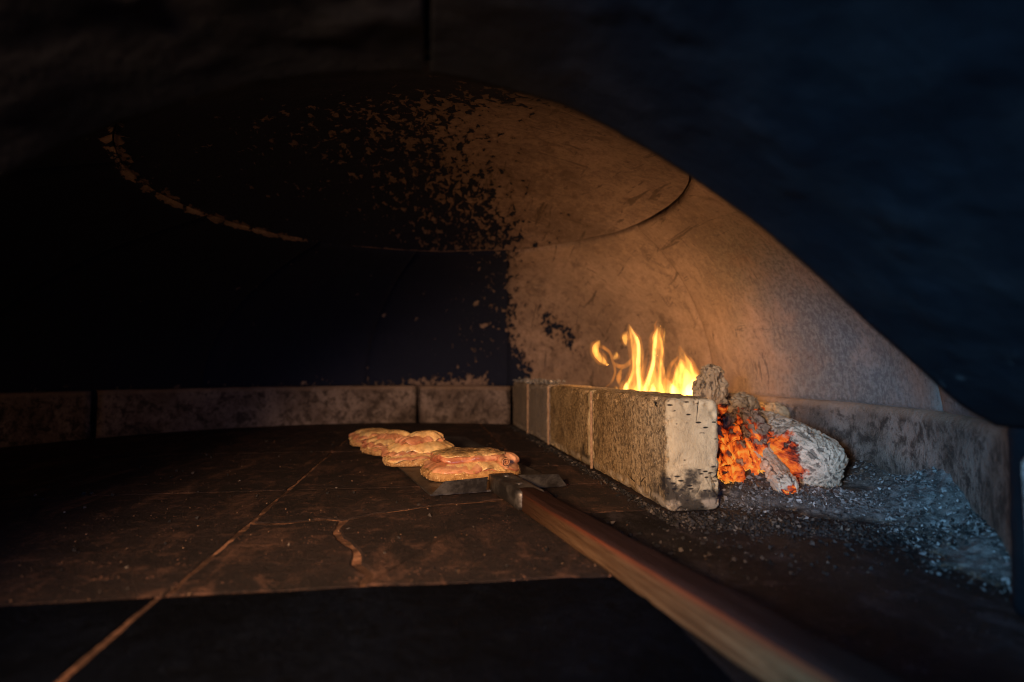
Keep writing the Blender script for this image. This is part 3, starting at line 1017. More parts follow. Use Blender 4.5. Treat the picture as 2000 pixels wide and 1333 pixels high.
# keep the bed inside the ring wall
ra = np.hypot(V[:, 0] / U - CX, V[:, 1] / U - CY)
ta = np.arctan2(V[:, 1] / U - CY, V[:, 0] / U - CX)
inside = ra < ringR(ta) + 0.08
F = F[inside[F].all(1)]
o = mesh_obj("ash_bed", V, F, M['ash'], attrs={"dark": dark.ravel()})
o["kind"] = "stuff"
tag(o, "grey wood ash bed heaped against the right-hand ring wall", "ash")

def scatter(n, fx, fy, seed):
    g = np.random.default_rng(seed)
    return fx(g, n), fy(g, n)
# pale flakes over the heap
g = np.random.default_rng(11)
n = 34000
X = g.uniform(2.1, 4.1, n)
Y = 2.1 + 2.5 * g.random(n) ** 0.8
w = ash_h(X, Y)
ra = np.hypot(X - CX, Y - CY)
ta = np.arctan2(Y - CY, X - CX)
keep = (w > -0.016 + 0.02 * g.random(n) ** 2) & (ra < ringR(ta) - 0.01) & ~((X < 2.1) & (Y > 3.7)) & (np.hypot((X - 3.45) / 0.22, (Y - 4.1) / 0.28) > 1)
keep &= (fbm(np.stack([X * 2.5, Y * 2.5, 0 * X + 3], -1), 3) + g.normal(0, 0.2, n) > -0.12)
X, Y, w = X[keep], Y[keep], w[keep]
n = len(X)
c = np.c_[X * U, Y * U, np.maximum(w, 0) * U + g.uniform(0, 0.003, n)]
sz = 0.0006 + 0.0042 * g.random(n) ** 8
V, F, r = chips(c, sz, 12)
o = mesh_obj("ash_flakes", V, F, M['flake'], smooth=False, attrs={"rnd": r})
o["kind"] = "stuff"
tag(o, "pale grey ash flakes strewn over the ash heap", "ash flakes")
# charcoal crumbs: along the brick foot, before the ash and over the floor
g = np.random.default_rng(13)
pts = []
t = g.random(3000)
pts.append(np.c_[1.655 - 0.11 * (t * 0.95) - np.abs(g.normal(0, 0.055, 3000)) - 0.005, 3.75 + 6.3 * t])
t = g.random(5200)
px = 1.55 + 1.75 * t
pts.append(np.c_[px, 3.62 - 0.38 * t - 0.55 * t * t + g.normal(0, 0.13 + 0.06 * t, 5200)])
m = 900
pts.append(np.c_[g.uniform(0.9, 2.7, m), g.uniform(2.5, 3.7, m)])
m = 500
pts.append(np.c_[g.uniform(-3.2, 1.5, m), g.uniform(2.8, 9.5, m)])
p = np.concatenate(pts)
hz = np.where(p[:, 0] > 1.95, np.maximum(0, ash_h(p[:, 0], p[:, 1])), 0)
inbrick = (p[:, 0] > 1.66) & (p[:, 0] < 2.08) & (p[:, 1] > 3.77)
p, hz = p[~inbrick], hz[~inbrick]
n = len(p)
sz = 0.0008 + 0.0034 * g.random(n) ** 4
V, F, r = chips(np.c_[p * U, hz * U + sz * 0.4], sz, 14, 0.6)
o = mesh_obj("charcoal_crumbs", V, F, M['crumb'], smooth=False, attrs={"rnd": r})
o["kind"] = "stuff"
tag(o, "black charcoal crumbs scattered along the brick foot and hearth", "charcoal crumbs")

g = np.random.default_rng(19)
n = 9000
p = np.c_[g.uniform(-4.5, 1.6, n), 2.75 + 6.5 * g.random(n) ** 1.5]
keep = fbm(np.c_[p * 1.1, np.zeros(n)], 3) + g.normal(0, 0.25, n) > 0.0
p = p[keep]
n = len(p)
sz = 0.0004 + 0.0011 * g.random(n) ** 5
V, F, rr_ = chips(np.c_[p * U, sz * 0.4], sz, 20, 0.7)
o = mesh_obj("hearth_grit", V, F, M['grit'], smooth=False, attrs={"rnd": rr_})
o["kind"] = "stuff"
tag(o, "fine brown crumbs and grit strewn over the hearth tiles", "grit")

# ------------------------------------------------------------------ logs and embers
def burnt_log(name, p0, p1, r0, r1, seed, mat, label, cat="log", glow=None, nu=110, nv=130, cell=(26, 26, 10), crack=0.0045,
              wrinkle=0.003, lump=0.012, square=0.0, endp=6.0, group=None, cuts=0.0):
    p0, p1 = np.array(p0) * U, np.array(p1) * U
    d, a, b, L = frame_from(p0, p1)
    v = np.linspace(0, 1, nu)
    u = 0.5 - 0.5 * np.cos(PI * v)
    ph = np.linspace(0, 2 * PI, nv, endpoint=False)
    Ug, Pg = np.meshgrid(u, ph, indexing='ij')
    cap = np.maximum(0.0, 1 - np.abs(2 * Ug - 1) ** endp) ** (1 / 2.2)
    R = (r0 + (r1 - r0) * Ug) * U
    cs, sn = np.cos(Pg), np.sin(Pg)
    if square:
        m = np.maximum(np.abs(cs), np.abs(sn))
        R = R * ((1 - square) + square / m)
    S = np.stack([cs * 1.5, sn * 1.5, Ug * 3 + seed], -1)
    R = R * (1 + 0.16 * fbm(S + seed * 5.3, 3))
    rad = R * cap
    loc = np.stack([cs * rad, sn * rad, Ug * L], -1)
    Q = loc + seed * 1.31
    vo = voro(Q * np.array(cell) + 0.55 * np.stack([fbm(Q * 55, 3), fbm(Q * 55 + 9, 3), fbm(Q * 55 + 21, 3)], -1))
    cav = 1 - sstep(0.0, 0.16, vo)
    wr = ridged(Q * np.array([105, 105, 34]) + 0.8 * fbm(Q * 26)[..., None], 3)
    disp = lump * fbm(Q * 17, 3) - crack * cav + wrinkle * (wr - 0.6) + 0.0015 * fbm(Q * 160, 3)
    nrm = np.stack([cs, sn, 0.9 * np.sign(Ug - 0.5) * np.abs(2 * Ug - 1) ** 8], -1)
    nrm /= np.linalg.norm(nrm, axis=-1)[..., None]
    loc = loc + nrm * (disp * np.minimum(1, cap * 1.3 + 0.25))[..., None]
    W = loc[..., 0:1] * a + loc[..., 1:2] * b + loc[..., 2:3] * d + p0
    gl = np.zeros(Ug.shape) if glow is None else glow(W / U, Ug, Pg, cav)
    base = p0.copy()
    Vw = W.reshape(-1, 3) - base
    F = grid_faces(nu, nv, wrap_v=True)
    if wrinkle > 0.0035:
        cav = np.maximum(cav * 0.5, 0.75 * (1 - sstep(0.36, 0.55, wr)))
    o = mesh_obj(name, Vw, F[:, ::-1], mat, attrs={"glow": gl.ravel(), "cavity": cav.ravel(),
                                                             "gx": Q[..., 0].ravel(), "gy": Q[..., 1].ravel(), "gz": Q[..., 2].ravel()})
    o.location = base
    return tag(o, label, cat, group)

gn = lambda W, s: fbm(W * s, 3)
# the big ash-crusted log, its broken left side glowing
def g_big(W, u, p, cav):
    ax = 3.10 + 0.15 * u
    dx = (W[..., 0] - ax)
    return np.clip(0.26 - dx * 2.6 - 0.35 * (W[..., 2] - 0.3) + 0.35 * gn(W, 4.0) + 0.1 * (u - 0.4), 0, 1)
burnt_log("burning_log", (3.17, 4.12, 0.17), (3.36, 5.55, 0.36), 0.30, 0.27, 2.0, M['log'],
          "thick log crusted with grey wrinkled ash, glowing red along its left side", glow=g_big, nu=190, nv=220, cell=(34, 34, 18),
          wrinkle=0.0046, crack=0.0024, lump=0.008, endp=4.5)
burnt_log("charred_stick", (2.74, 3.98, 0.075), (2.97, 4.75, 0.27), 0.085, 0.11, 4.4, M['log'],
          "short grey charred stick with a red glowing end in front of the big log",
          glow=lambda W, u, p, cav: np.clip(0.55 * sstep(0.07, 0.0, u) + 0.5 * cav * sstep(0.3, 0.0, u), 0, 1), nu=90, nv=80, cell=(46, 46, 14), wrinkle=0.003, lump=0.006, endp=9)
burnt_log("wood_stub", (2.80, 5.35, 0.40), (2.84, 5.33, 1.06), 0.17, 0.13, 6.1, M['log_tan'],
          "pale tan charred stub standing upright beside the right-hand flame",
          glow=lambda W, u, p, cav: np.clip(0.9 * sstep(0.55, 0.3, u), 0, 1) * sstep(2.80, 2.90, W[..., 0]), nu=100, nv=100, cell=(55, 55, 34), crack=0.005, wrinkle=0.004, lump=0.026, square=0.3)
burnt_log("charred_block", (2.98, 5.55, 0.52), (3.52, 5.75, 0.58), 0.22, 0.20, 8.3, M['log_tan'],
          "brown charred wood block cracked into squares behind the embers",
          glow=lambda W, u, p, cav: np.clip(0.75 - 1.9 * (W[..., 2] - 0.38) - 0.2 + 0.5 * gn(W, 5), 0, 1), nu=90, nv=110, cell=(40, 40, 40), crack=0.004, wrinkle=0.003, square=0.5, lump=0.014)
burnt_log("ash_log", (3.80, 5.55, 0.52), (3.85, 6.5, 0.50), 0.125, 0.13, 9.7, M['log_tan'],
          "small pinkish round log end lying against the ring wall",
          glow=lambda W, u, p, cav: 0.34 * cav, nu=70, nv=80, cell=(36, 36, 20), crack=0.004, lump=0.008)
burnt_log("ash_log", (3.35, 5.75, 0.42), (3.80, 5.95, 0.45), 0.15, 0.13, 11.2, M['ember'],
          "brown crumbling log piece with red spots between block and small log",
          glow=lambda W, u, p, cav: np.clip(0.45 + 0.6 * gn(W, 6) - 0.6 * (W[..., 2] - 0.5), 0, 1), nu=70, nv=80, lump=0.016)
# fuel behind the brick row, under the flames
burnt_log("burning_log", (2.45, 5.2, 0.22), (2.95, 7.6, 0.30), 0.25, 0.24, 13.0, M['ember'],
          "charred log burning under the flames behind the firebricks",
          glow=lambda W, u, p, cav: np.clip(0.55 + 0.5 * gn(W, 4), 0, 1), nu=80, nv=80)
# glowing embers between the brick end and the big log
EMB = [((2.62, 4.50, 0.06), (2.70, 4.92, 0.56), 0.13, 21.0, "glowing split billet touching the end of the pale firebrick"),
       ((2.78, 4.36, 0.05), (2.98, 4.95, 0.44), 0.11, 23.0, "bright orange splinter lying lowest in the ember bed"),
       ((2.94, 4.46, 0.08), (2.98, 4.98, 0.60), 0.12, 25.0, "tall glowing slab leaning on the big log"),
       ((2.66, 5.05, 0.30), (3.04, 5.15, 0.52), 0.14, 27.0, "glowing ember under the cracked brown block"),
       ((3.02, 5.1, 0.34), (3.20, 5.4, 0.56), 0.13, 29.0, "glowing ember behind the top of the big log"),
       ((2.44, 4.30, 0.05), (2.66, 4.70, 0.20), 0.10, 31.0, "small dim ember nearest the brick corner")]
for p0, p1, r, s, lab in EMB:
    burnt_log("ember_chunk", p0, p1, r, r * 0.85, s, M['ember'], lab, "ember",
              glow=lambda W, u, p, cav: np.clip(0.62 + 0.8 * gn(W, 9) - 0.85 * (W[..., 2] - 0.30), 0, 1),
              nu=80, nv=90, cell=(46, 46, 14), crack=0.010, wrinkle=0.007, lump=0.008, square=0.6, endp=9, group="glowing embers in the fire")

# ------------------------------------------------------------------ flames
def mat_flame(name, col, strength, streak=0.6):
    k = NT(name)
    k.t.nodes.remove(k.t.nodes[0]) if False else None
    e = k.n("ShaderNodeEmission")
    k.put(e.inputs[0], col)
    nz = k.noise(38, 3, 0.55, k.map(scale=(1.6, 1.6, 0.4)), dist=0.8)
    f = k.math('ADD', 1.0 - streak, k.math('MULTIPLY', k.ss(0.32, 0.68, nz), streak * 2))
    k.put(e.inputs[1], k.math('MULTIPLY', f, strength))
    k.t.links.new(e.outputs[0], k.out.inputs["Volume"])
    return k.m
M['flame'] = mat_flame('flame_yellow', (1.0, 0.43, 0.07), 98.0, 0.85)
M['flame_core'] = mat_flame('flame_core', (1.0, 0.58, 0.15), 160.0, 0.75)
M['flame_halo'] = mat_flame('flame_halo', (1.0, 0.30, 0.035), 14.0, 0.9)
M['flame_dim'] = mat_flame('flame_orange', (1.0, 0.30, 0.035), 45.0)

FS = 6.3 * U / 1100
fire = empty("fire", (2.705 * U, 6.3 * U, 0.30 * U))
tag(fire, "yellow flames licking up behind the row of firebricks", "fire")
FZ = (0.721 - 0.30) * U
def flame(pts, mat, yoff=0.0, depth=0.7, hollow=0.0, seed=0, name="flame_tongue"):
    """pts: (x, height, half width) along the spine in picture-scale units, yoff in metres"""
    p = np.array(pts, float)
    n = 46
    t = np.linspace(0, 1, len(p))
    tt = np.linspace(0, 1, n)
    # Catmull-Rom through the points
    q = np.empty((n, 3))
    for i, x in enumerate(tt * (len(p) - 1)):
        k0 = min(int(x), len(p) - 2)
        f = x - k0
        a, b, c, d = p[max(k0 - 1, 0)], p[k0], p[k0 + 1], p[min(k0 + 2, len(p) - 1)]
        q[i] = 0.5 * (2 * b + (c - a) * f + (2 * a - 5 * b + 4 * c - d) * f * f + (3 * b - a - 3 * c + d) * f ** 3)
    q[:, 2] = np.maximum(q[:, 2], 0.15)
    q[:, 2] *= 1 + 0.12 * fbm(np.c_[tt * 7, tt * 0 + seed, tt * 0], 2)
    x = (q[:, 0] - 1290) * FS
    z = FZ + (770 - q[:, 1]) * FS
    tx, tz = np.gradient(x), np.gradient(z)
    l = np.hypot(tx, tz) + 1e-9
    nxn, nzn = tz / l, -tx / l
    nv = 20
    ph = np.linspace(0, 2 * PI, nv, endpoint=False)
    yc = yoff + 0.012 * fbm(np.c_[tt * 2.2, tt * 0 + seed * 3.3, tt * 0 + 4], 2)
    def shell(scale):
        w = q[:, 2] * FS * scale * 1.15
        c, s = np.cos(ph)[None], np.sin(ph)[None]
        s2 = s * (1 + 0.25 * c)
        P = np.stack([x[:, None] + nxn[:, None] * c * w[:, None], yc[:, None] + s2 * w[:, None] * depth, z[:, None] + nzn[:, None] * c * w[:, None]], -1)
        return P.reshape(-1, 3)
    def faces(off, flip):
        F = grid_faces(n, nv, wrap_v=True, off=off).tolist()
        F.append(list(range(nv)))
        F.append([(n - 1) * nv + i for i in range(nv)][::-1])
        F = [[v if k < 0 else v for k, v in enumerate(f)] for f in F]
        F[-2] = [off + v for v in range(nv)]
        F[-1] = [off + (n - 1) * nv + i for i in range(nv)][::-1]
        return [f[::-1] for f in F] if flip else F
    V, F = shell(1.0), faces(0, False)
    if hollow:
        V = np.concatenate([V, shell(hollow)])
        F = F + faces(n * nv, True)
    if not name.endswith('glow') and mat is not M['flame_dim']:
        p2 = [(a, b, c * 1.55 + 1.5) for a, b, c in pts]
        flame(p2, M['flame_halo'], yoff, depth, 0, seed + 0.4, name='flame_glow')
    import bmesh
    o = mesh_obj(name, V, F, mat, fire)
    bm = bmesh.new()
    bm.from_mesh(o.data)
    if not hollow:
        bmesh.ops.recalc_face_normals(bm, faces=bm.faces)
    else:
        vol = bm.calc_volume(signed=True)
        if vol < 0:
            bmesh.ops.reverse_faces(bm, faces=bm.faces)
    bm.to_mesh(o.data)
    bm.free()
    return o

# right-hand leaf-shaped flame
flame([(1345, 786, 20), (1340, 762, 27), (1341, 738, 23), (1341, 712, 14), (1337, 690, 6), (1334, 670, 0.5)], M['flame'], 0.0, 0.5, 0.72, 1)
flame([(1352, 786, 12), (1352, 768, 14), (1357, 750, 9), (1362, 735, 4), (1360, 722, 0.5)], M['flame_core'], -0.012, 0.6, 0, 2)
flame([(1325, 786, 10), (1318, 766, 12), (1312, 752, 6), (1308, 738, 1)], M['flame_core'], 0.006, 0.6, 0, 3)
flame([(1308, 780, 5), (1306, 752, 4), (1313, 725, 4), (1325, 702, 3.5), (1334, 692, 0.5)], M['flame_dim'], 0.01, 0.8, 0, 4)
# centre flame, tall and forked
flame([(1284, 786, 20), (1279, 760, 20), (1282, 735, 14), (1288, 705, 9), (1290, 680, 10), (1292, 655, 9), (1296, 640, 5), (1300, 628, 0.5)], M['flame'], 0.015, 0.5, 0.66, 5)
flame([(1262, 780, 6), (1264, 758, 5), (1274, 730, 4), (1282, 700, 4), (1284, 672, 4), (1288, 645, 2), (1290, 628, 0.4)], M['flame_core'], 0.012, 0.7, 0, 6)
flame([(1300, 782, 5), (1299, 755, 4), (1300, 728, 3), (1297, 700, 3.4), (1301, 672, 3.5), (1304, 650, 1.8), (1305, 634, 0.4)], M['flame'], 0.01, 0.8, 0, 7)
flame([(1290, 655, 1), (1287, 640, 3), (1287, 626, 2), (1290, 614, 0.4)], M['flame_dim'], 0.012, 0.8, 0, 8)
# left tall flame
flame([(1224, 784, 14), (1226, 764, 16), (1232, 742, 12), (1236, 715, 8), (1236, 690, 8), (1232, 665, 8), (1226, 648, 5), (1221, 628, 0.5)], M['flame'], -0.01, 0.6, 0.6, 9)
flame([(1236, 775, 4), (1239, 745, 4), (1239, 715, 4), (1240, 690, 4), (1237, 665, 4), (1229, 645, 2), (1223, 632, 0.4)], M['flame_core'], -0.012, 0.8, 0, 10)
flame([(1216, 672, 0.6), (1212, 662, 4), (1214, 652, 5), (1218, 643, 0.6)], M['flame'], -0.005, 0.8, 0, 11)
flame([(1232, 690, 1), (1222, 706, 4), (1210, 714, 4.5), (1198, 712, 4), (1188, 704, 1)], M['flame_dim'], -0.005, 0.8, 0, 12)
flame([(1192, 700, 0.6), (1195, 694, 4), (1198, 683, 0.5)], M['flame'], 0.0, 0.8, 0, 13)
# faint tongue between them
flame([(1252, 782, 7), (1253, 755, 6), (1260, 725, 5), (1268, 700, 3), (1272, 676, 0.4)], M['flame_dim'], 0.02, 0.7, 0, 14)
# curl drifting off on the far left
flame([(1177, 710, 2), (1166, 700, 6), (1156, 688, 6), (1154, 676, 6), (1160, 666, 4), (1163, 660, 0.5)], M['flame'], 0.0, 0.7, 0, 15)
flame([(1160, 672, 3), (1172, 676, 3.5), (1183, 686, 3), (1190, 705, 2.6), (1194, 725, 2.4), (1186, 745, 2.4), (1172, 757, 0.6)], M['flame_dim'], 0.0, 0.8, 0, 16)
# low tongues at the brick edge
flame([(1208, 782, 6), (1208, 765, 6), (1213, 750, 4), (1217, 738, 0.5)], M['flame_core'], -0.02, 0.7, 0, 17)
flame([(1192, 780, 4), (1190, 764, 5), (1189, 752, 0.5)], M['flame'], -0.02, 0.7, 0, 18)
flame([(1264, 782, 6), (1265, 764, 6), (1267, 746, 0.5)], M['flame_core'], -0.02, 0.7, 0, 19)
flame([(1203, 752, 1), (1200, 738, 5), (1205, 724, 3), (1212, 716, 0.5)], M['flame_dim'], 0.0, 0.7, 0, 20)
flame([(1240, 784, 8), (1243, 766, 9), (1248, 746, 5), (1250, 730, 0.5)], M['flame'], 0.004, 0.7, 0, 21)
flame([(1318, 786, 12), (1322, 764, 12), (1324, 744, 8), (1322, 722, 3), (1318, 706, 0.5)], M['flame'], -0.008, 0.6, 0.5, 22)
flame([(1352, 784, 14), (1354, 762, 15), (1350, 738, 12), (1344, 712, 6), (1340, 694, 0.5)], M['flame'], 0.012, 0.6, 0, 23)
# the light the flames give off
for (x, y, z, e, r) in ((2.66, 6.6, 1.02, 0.80, 0.035), (2.40, 6.9, 1.12, 1.35, 0.03), (2.78, 6.1, 0.98, 0.25, 0.03)):
    d = bpy.data.lights.new("flame_light", 'POINT')
    d.energy = e
    d.color = (1.0, 0.54, 0.24)
    d.shadow_soft_size = r
    o = bpy.data.objects.new("flame_light", d)
    COL.objects.link(o)
    o.parent = fire
    o.location = (x * U - fire.location.x, y * U - fire.location.y, z * U - fire.location.z)

for (x, y, z, e) in ((2.62, 4.28, 0.30, 0.035), (2.92, 4.05, 0.20, 0.012)):
    d = bpy.data.lights.new("ember_light", 'POINT')
    d.energy = e
    d.color = (1.0, 0.30, 0.07)
    d.shadow_soft_size = 0.02
    o = bpy.data.objects.new("ember_light", d)
    COL.objects.link(o)
    o.parent = fire
    o.location = (x * U - fire.location.x, y * U - fire.location.y, z * U - fire.location.z)

# ------------------------------------------------------------------ baker's peel
PA = math.atan(0.175)
peel = empty("bakers_peel", (0.60 * U, 4.62 * U, 0.002), PA)
tag(peel, "long bakers peel with steel blade and charred wooden handle sliding under the toasts", "peel")
def prism(name, poly, z0, z1, mat, parent, bev=0.0006):
    p = np.array(poly, float)
    n = len(p)
    q = inset(p, bev)
    V = np.concatenate([np.c_[p, np.full(n, z0)], np.c_[p, np.full(n, z1 - bev)], np.c_[q, np.full(n, z1)]])
    F = [list(range(n))[::-1], [2 * n + i for i in range(n)]]
    for r in range(2):
        for i in range(n):
            j = (i + 1) % n
            F.append([r * n + i, r * n + j, (r + 1) * n + j, (r + 1) * n + i])
    return mesh_obj(name, V, F, mat, parent, smooth=False)

bw = 0.58 * U
prism("blade", [(-bw, 0), (bw, 0), (bw * 1.0, 3.6 * U), (bw * 0.8, 3.75 * U), (-bw * 1.15, 3.75 * U), (-bw * 1.35, 3.6 * U)], 0.001, 0.0032, M['steel'], peel)
# turned-up rear flange in two wings
def wing(sx, name="blade_flange"):
    a0, a1 = 0.13 * U, bw
    hgt, lean, th = 0.135 * U, 0.05 * U, 0.0024
    prof = [(a0, 0.002, 0), (a1, 0.002, 0), (a1 - 0.10 * U, hgt * 0.9, -lean), (a0, hgt, -lean)]
    V = []
    for (x, z, y) in prof:
        V.append((sx * x, y - 0.001, z))
    for (x, z, y) in prof:
        V.append((sx * x, y - 0.001 - th, z + th * 0.2))
    F = [[0, 1, 2, 3], [7, 6, 5, 4], [0, 4, 5, 1], [1, 5, 6, 2], [2, 6, 7, 3], [3, 7, 4, 0]]
    return mesh_obj(name, V, F, M['steel'], peel, smooth=False)
wing(-1)
wing(1)
# socket that carries the handle
def tube_box(name, x0, x1, y0, y1, z0, z1, mat, parent, r=0.003, n=(4, 8, 4), taper=0.0):
    V, F, N = rounded_box(x1 - x0, y1 - y0, z1 - z0, r, n)
    f = (V[:, 1] + (y1 - y0) / 2) / (y1 - y0)
    V[:, 0] *= 1 + taper * f
    V += np.array([(x0 + x1) / 2, (y0 + y1) / 2, z0])
    return mesh_obj(name, V, F, mat, parent)
sock = tube_box("socket", -0.10 * U, 0.10 * U, -0.72 * U, 0.02 * U, 0.003, 0.150 * U, M['steel'], peel, 0.0025)
for yy in (-0.14, -0.46):
    th = np.linspace(0, 2 * PI, 14, endpoint=False)
    rings = [(0.0052, 0), (0.0050, 0.0011), (0.0036, 0.0021), (0.0, 0.0025)]
    V = np.concatenate([np.c_[r * np.cos(th), yy * U + r * np.sin(th), np.full(14, 0.150 * U + z)] for r, z in rings])
    mesh_obj("rivet", V, grid_faces(4, 14, wrap_v=True)[:, ::-1], M['steel'], sock)
hl = 5.4 * U
V, F, N = rounded_box(0.165 * U, hl, 0.185 * U, 0.005, (10, 160, 10))
f = 0.5 - V[:, 1] / hl
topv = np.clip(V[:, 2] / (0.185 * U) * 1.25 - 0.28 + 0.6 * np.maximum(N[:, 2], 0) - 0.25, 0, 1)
V[:, 2] *= 0.80 + 0.32 * f
V[:, 0] *= 0.86 + 0.22 * f
V = V + N * (0.0016 * fbm(V * np.array([60, 14, 60]), 4) - 0.004 * np.maximum(0, fbm(V * np.array([40, 30, 40]) + 3, 3) - 0.25))[:, None]
V[:, 1] += -0.60 * U - hl / 2
V[:, 2] += 0.001
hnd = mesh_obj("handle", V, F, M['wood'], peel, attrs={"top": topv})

# ------------------------------------------------------------------ open sandwiches
def outline(th, a, b, seed, wob=0.10, sq=0.6):
    r = 1 / (np.abs(np.cos(th)) ** (2 + 4 * sq) + np.abs(np.sin(th)) ** (2 + 4 * sq)) ** (1 / (2 + 4 * sq))
    r = r * (1 + wob * fbm(np.stack([np.cos(th) * 1.6, np.sin(th) * 1.6, 0 * th + seed * 2.7], -1), 3))
    return np.stack([a * r * np.cos(th), b * r * np.sin(th)], -1)

def slab(name, a, b, zf, t, mat, parent, seed, wob=0.1, droop=0.0, dpow=4, off=(0, 0), rot=0.0, ripple=0.0, puff=0.0, brown=0.0, nr=22, nth=140, sq=0.6, rough=0.0):
    th = np.linspace(0, 2 * PI, nth, endpoint=False)
    o = outline(th, a, b, seed, wob, sq)
    rings = [(r, 1.0) for r in np.linspace(0.0, 0.9, nr)] + [(0.94, 0.97), (0.97, 0.86), (0.99, 0.68), (1.0, 0.5), (0.99, 0.3), (0.97, 0.14), (0.94, 0.03), (0.88, 0), (0.6, 0), (0.3, 0), (0.0, 0)]
    V, E, B = [], [], []
    for r, h in rings:
        xy = o * r
        c, s = math.cos(rot), math.sin(rot)
        xy = np.c_[xy[:, 0] * c - xy[:, 1] * s + off[0], xy[:, 0] * s + xy[:, 1] * c + off[1]]
        z = zf(xy[:, 0], xy[:, 1])
        amp = 0.35 + 1.1 * np.clip(0.5 + fbm(np.stack([np.cos(th) * 2.2, np.sin(th) * 2.2, 0 * th + seed], -1), 2), 0, 1.2)
        z = z - droop * (r ** dpow) * amp
        z = z + ripple * (r ** 2) * fbm(np.stack([np.cos(th) * 3.0, np.sin(th) * 3.0, 0 * th + r * 0.8 + seed], -1), 2)
        z = z + h * t + puff * h * (1 - r ** 2)
        P = np.c_[xy, z]
        n = fbm(P * 95 + seed, 4)
        P[:, 2] += 0.0009 * n * h
        P[:, :2] *= (1 + 0.012 * fbm(P * 140 + seed, 2) * r)[:, None]
        if rough:
            k = rough * fbm(P * 190 + seed, 3)
            P[:, :2] *= (1 + 0.6 * k / max(a, b))[:, None]
            P[:, 2] += k * 0.8 * h
        V.append(P)
        E.append(np.full(nth, r ** 10))
        B.append(np.full(nth, brown * (1 - r ** 6) * (h > 0.9)))
    V = np.concatenate(V)
    F = grid_faces(len(rings), nth, wrap_v=True)
    return mesh_obj(name, V, F, mat, parent, attrs={"edge": np.concatenate(E), "brown": np.concatenate(B)})

def seeds(parent, a, b, t, seed, n, wob, z0):
    g = np.random.default_rng(int(seed) + 50)
    th = g.uniform(PI * 0.85, PI * 1.85, n)
    o = outline(th, a, b, seed, wob)
    zz = z0 + t * g.uniform(0.12, 0.95, n)
    nrm = o / np.linalg.norm(o, axis=1)[:, None]
    fr = np.abs((zz - z0) / t - 0.5) * 2
    c = np.c_[o * (1.0 - 0.05 * fr[:, None] ** 3) , zz]
    m = 8
    ph = np.linspace(0, 2 * PI, m, endpoint=False)
    V, F, R = [], [], []
    prof = [(-1, 0.02), (-0.6, 0.6), (0.0, 0.85), (0.5, 0.62), (1.0, 0.05)]
    for i in range(n):
        L = 0.0016 * g.uniform(0.8, 1.2)
        W = 0.00105
        N = np.array([nrm[i, 0], nrm[i, 1], 0.0])
        T = np.array([-nrm[i, 1], nrm[i, 0], 0.0])
        an = g.uniform(0, PI)
        A = T * math.cos(an) + np.array([0, 0, 1]) * math.sin(an)
        Bv = np.cross(N, A)
        for (s, r) in prof:
            V.append(c[i] + A * s * L + (np.cos(ph)[:, None] * Bv * W + np.sin(ph)[:, None] * N * W * 0.6) * r)
        F.append(grid_faces(5, m, wrap_v=True, off=i * 5 * m))
        R.append(np.full(5 * m, g.random()))
    o = mesh_obj("sesame_seeds", np.concatenate(V), np.concatenate(F), M['seed'], parent, attrs={"rnd": np.concatenate(R)})
    o["kind"] = "stuff"
    return o

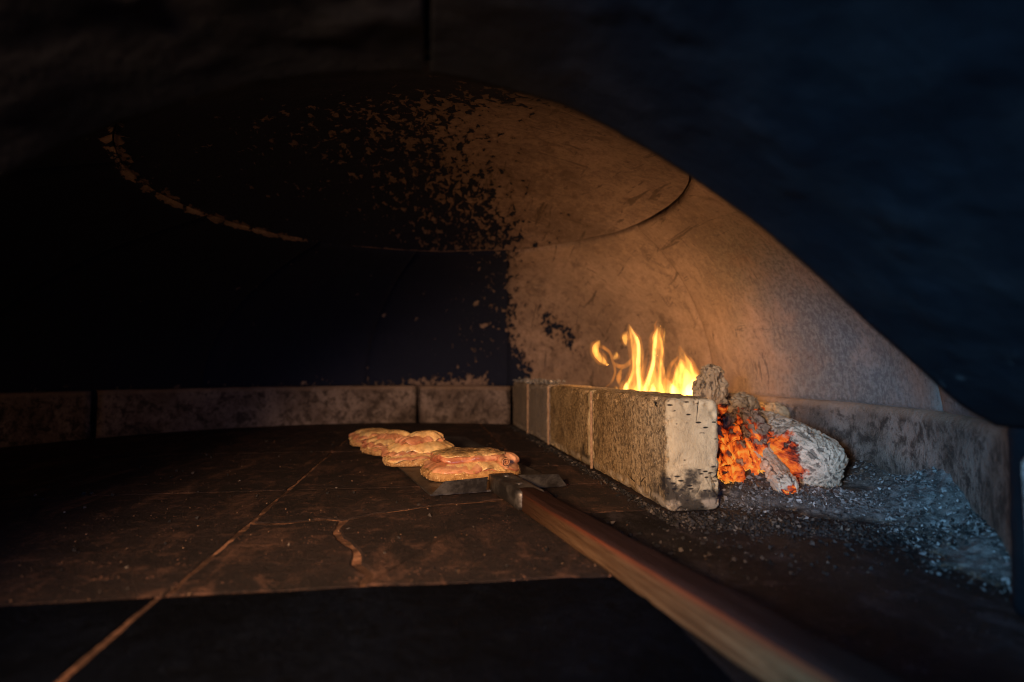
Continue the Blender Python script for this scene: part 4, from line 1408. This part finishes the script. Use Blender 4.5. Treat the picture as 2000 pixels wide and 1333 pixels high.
def toast(loc, rot, a, b, seed, label, height=1.0, roll=False, brown=0.0, nseed=260, flap=True):
    t = empty("open_sandwich", (loc[0] * U, loc[1] * U, 0.0055), rot)
    tag(t, label, "sandwich", "open sandwiches lined up on the peel")
    a, b = a * U, b * U
    bt = 0.017
    br = slab("bread", a, b, lambda x, y: 0 * x, bt, M['bread'], t, seed, 0.08, rough=0.0016)
    seeds(br, a, b, bt, seed, nseed, 0.08, 0.0)
    bow = lambda k: (lambda x, y: k + 0.004 * fbm(np.stack([x * 22, y * 22, 0 * x + seed], -1), 2))
    z = bt
    if roll:
        slab("ham_slice", a * 0.98, b * 0.98, bow(z), 0.006, M['ham'], t, seed + 1, 0.10, droop=0.007, dpow=6, ripple=0.004, puff=0.003, off=(0.0, -0.001))
        slab("cheese_slice", a * 0.72, b * 0.99, bow(z + 0.0062), 0.0042, M['cheese'], t, seed + 2, 0.22, droop=0.012, dpow=5, ripple=0.003, off=(0.004, -0.003))
        slab("ham_slice", a * 0.76, b * 0.78, bow(z + 0.0095), 0.0095, M['ham'], t, seed + 3, 0.10, droop=0.002, ripple=0.004, puff=0.002, off=(-0.002, 0.006))
        slab("cheese_slice", a * 0.74, b * 0.76, bow(z + 0.0195), 0.0022, M['cheese'], t, seed + 4, 0.10, droop=0.002, dpow=4, ripple=0.003, puff=0.0025, brown=brown, off=(-0.002, 0.006))
        slab("ham_slice", a * 0.34, b * 0.55, bow(z + 0.0065), 0.0085, M['ham'], t, seed + 7, 0.12, droop=0.006, ripple=0.003, puff=0.004, off=(a * 0.66, b * 0.05), rot=0.2)
    else:
        g = np.random.default_rng(int(seed))
        rot = lambda: float(g.uniform(-0.35, 0.35))
        slab("ham_slice", a * 1.04, b * 1.02, bow(z), 0.0026, M['ham'], t, seed + 1, 0.14, droop=0.006, dpow=8, ripple=0.009, off=(0.003, -0.003), rot=rot())
        slab("cheese_slice", a * 0.99, b * 0.97, bow(z + 0.0034), 0.0026, M['cheese'], t, seed + 2, 0.16, droop=0.010, dpow=7, ripple=0.004, off=(-0.002, -0.002), rot=rot())
        slab("ham_slice", a * 0.94, b * 0.93, bow(z + 0.0068), 0.0030, M['ham'], t, seed + 3, 0.16, droop=0.007, dpow=6, ripple=0.010, off=(-0.004, 0.001), rot=rot())
        slab("cheese_slice", a * 0.86, b * 0.84, bow(z + 0.0110 * height), 0.0040, M['cheese'], t, seed + 4, 0.16, droop=0.014, dpow=5, ripple=0.005, puff=0.003 * height, off=(-0.003, 0.003), rot=rot())
        if flap:
            slab("ham_slice", a * 0.60, b * 0.58, bow(z + 0.0185 * height), 0.0032, M['ham'], t, seed + 5, 0.18, droop=0.010, dpow=3, ripple=0.006, puff=0.003 * height, off=(-0.006, 0.006), rot=0.5)
            slab("cheese_slice", a * 0.50, b * 0.44, bow(z + 0.0230 * height), 0.0026, M['cheese'], t, seed + 6, 0.2, droop=0.012, dpow=3, ripple=0.003, puff=0.003 * height, off=(0.002, 0.010), brown=brown)
    if roll:
        # a rolled-up slice of ham lying on the front right corner
        n = 46
        tt = np.linspace(0, 1, n)
        an = tt * 3.6 * PI
        rad = 0.0024 + 0.0052 * tt
        wth = np.linspace(-0.017, 0.017, 10)
        P = []
        for s in (1.0, 0.0):
            for w in wth:
                rr = rad - 0.0012 * (1 - s) + 0.0006 * math.sin(w * 240)
                P.append(np.c_[rr * np.cos(an), np.full(n, w), rr * np.sin(an)])
        V = np.concatenate(P)
        F = np.concatenate([grid_faces(10, n), grid_faces(10, n, off=10 * n, flip=True)])
        e1 = np.stack([np.arange(n - 1), np.arange(1, n), 10 * n + np.arange(1, n), 10 * n + np.arange(n - 1)], -1)
        e2 = e1 + 9 * n
        i = np.arange(9) * n + n - 1
        e3 = np.stack([i, i + n, i + n + 10 * n, i + 10 * n], -1)
        i = np.arange(9) * n
        e4 = np.stack([i, i + n, i + n + 10 * n, i + 10 * n], -1)
        F = np.concatenate([F, e1[:, ::-1], e2, e3, e4])
        V = V + np.array([a * 0.56, -b * 0.80, bt + 0.0115])
        mesh_obj("ham_roll", V, F, M['ham'], t, attrs={"edge": np.zeros(len(V)), "brown": np.zeros(len(V))})
    return t

toast((0.40, 5.30), 0.14, 0.44, 0.33, 1.0, "front sandwich nearest the peel handle, browned cheese top and a ham roll at its corner", 1.15, True, 1.0, 70, False)
toast((-0.04, 6.08), 0.05, 0.41, 0.30, 5.0, "second sandwich from the handle, sesame crust and tall drooping cheese over ham", 1.5, False, 0.25, 420)
toast((-0.36, 6.90), 0.42, 0.38, 0.29, 9.0, "third sandwich from the handle with a red ham edge showing", 1.0, False, 0.2, 160)
toast((-0.66, 7.68), 0.15, 0.33, 0.28, 14.0, "farthest sandwich at the tip of the peel, deep in the oven", 0.9, False, 0.3, 110, False)
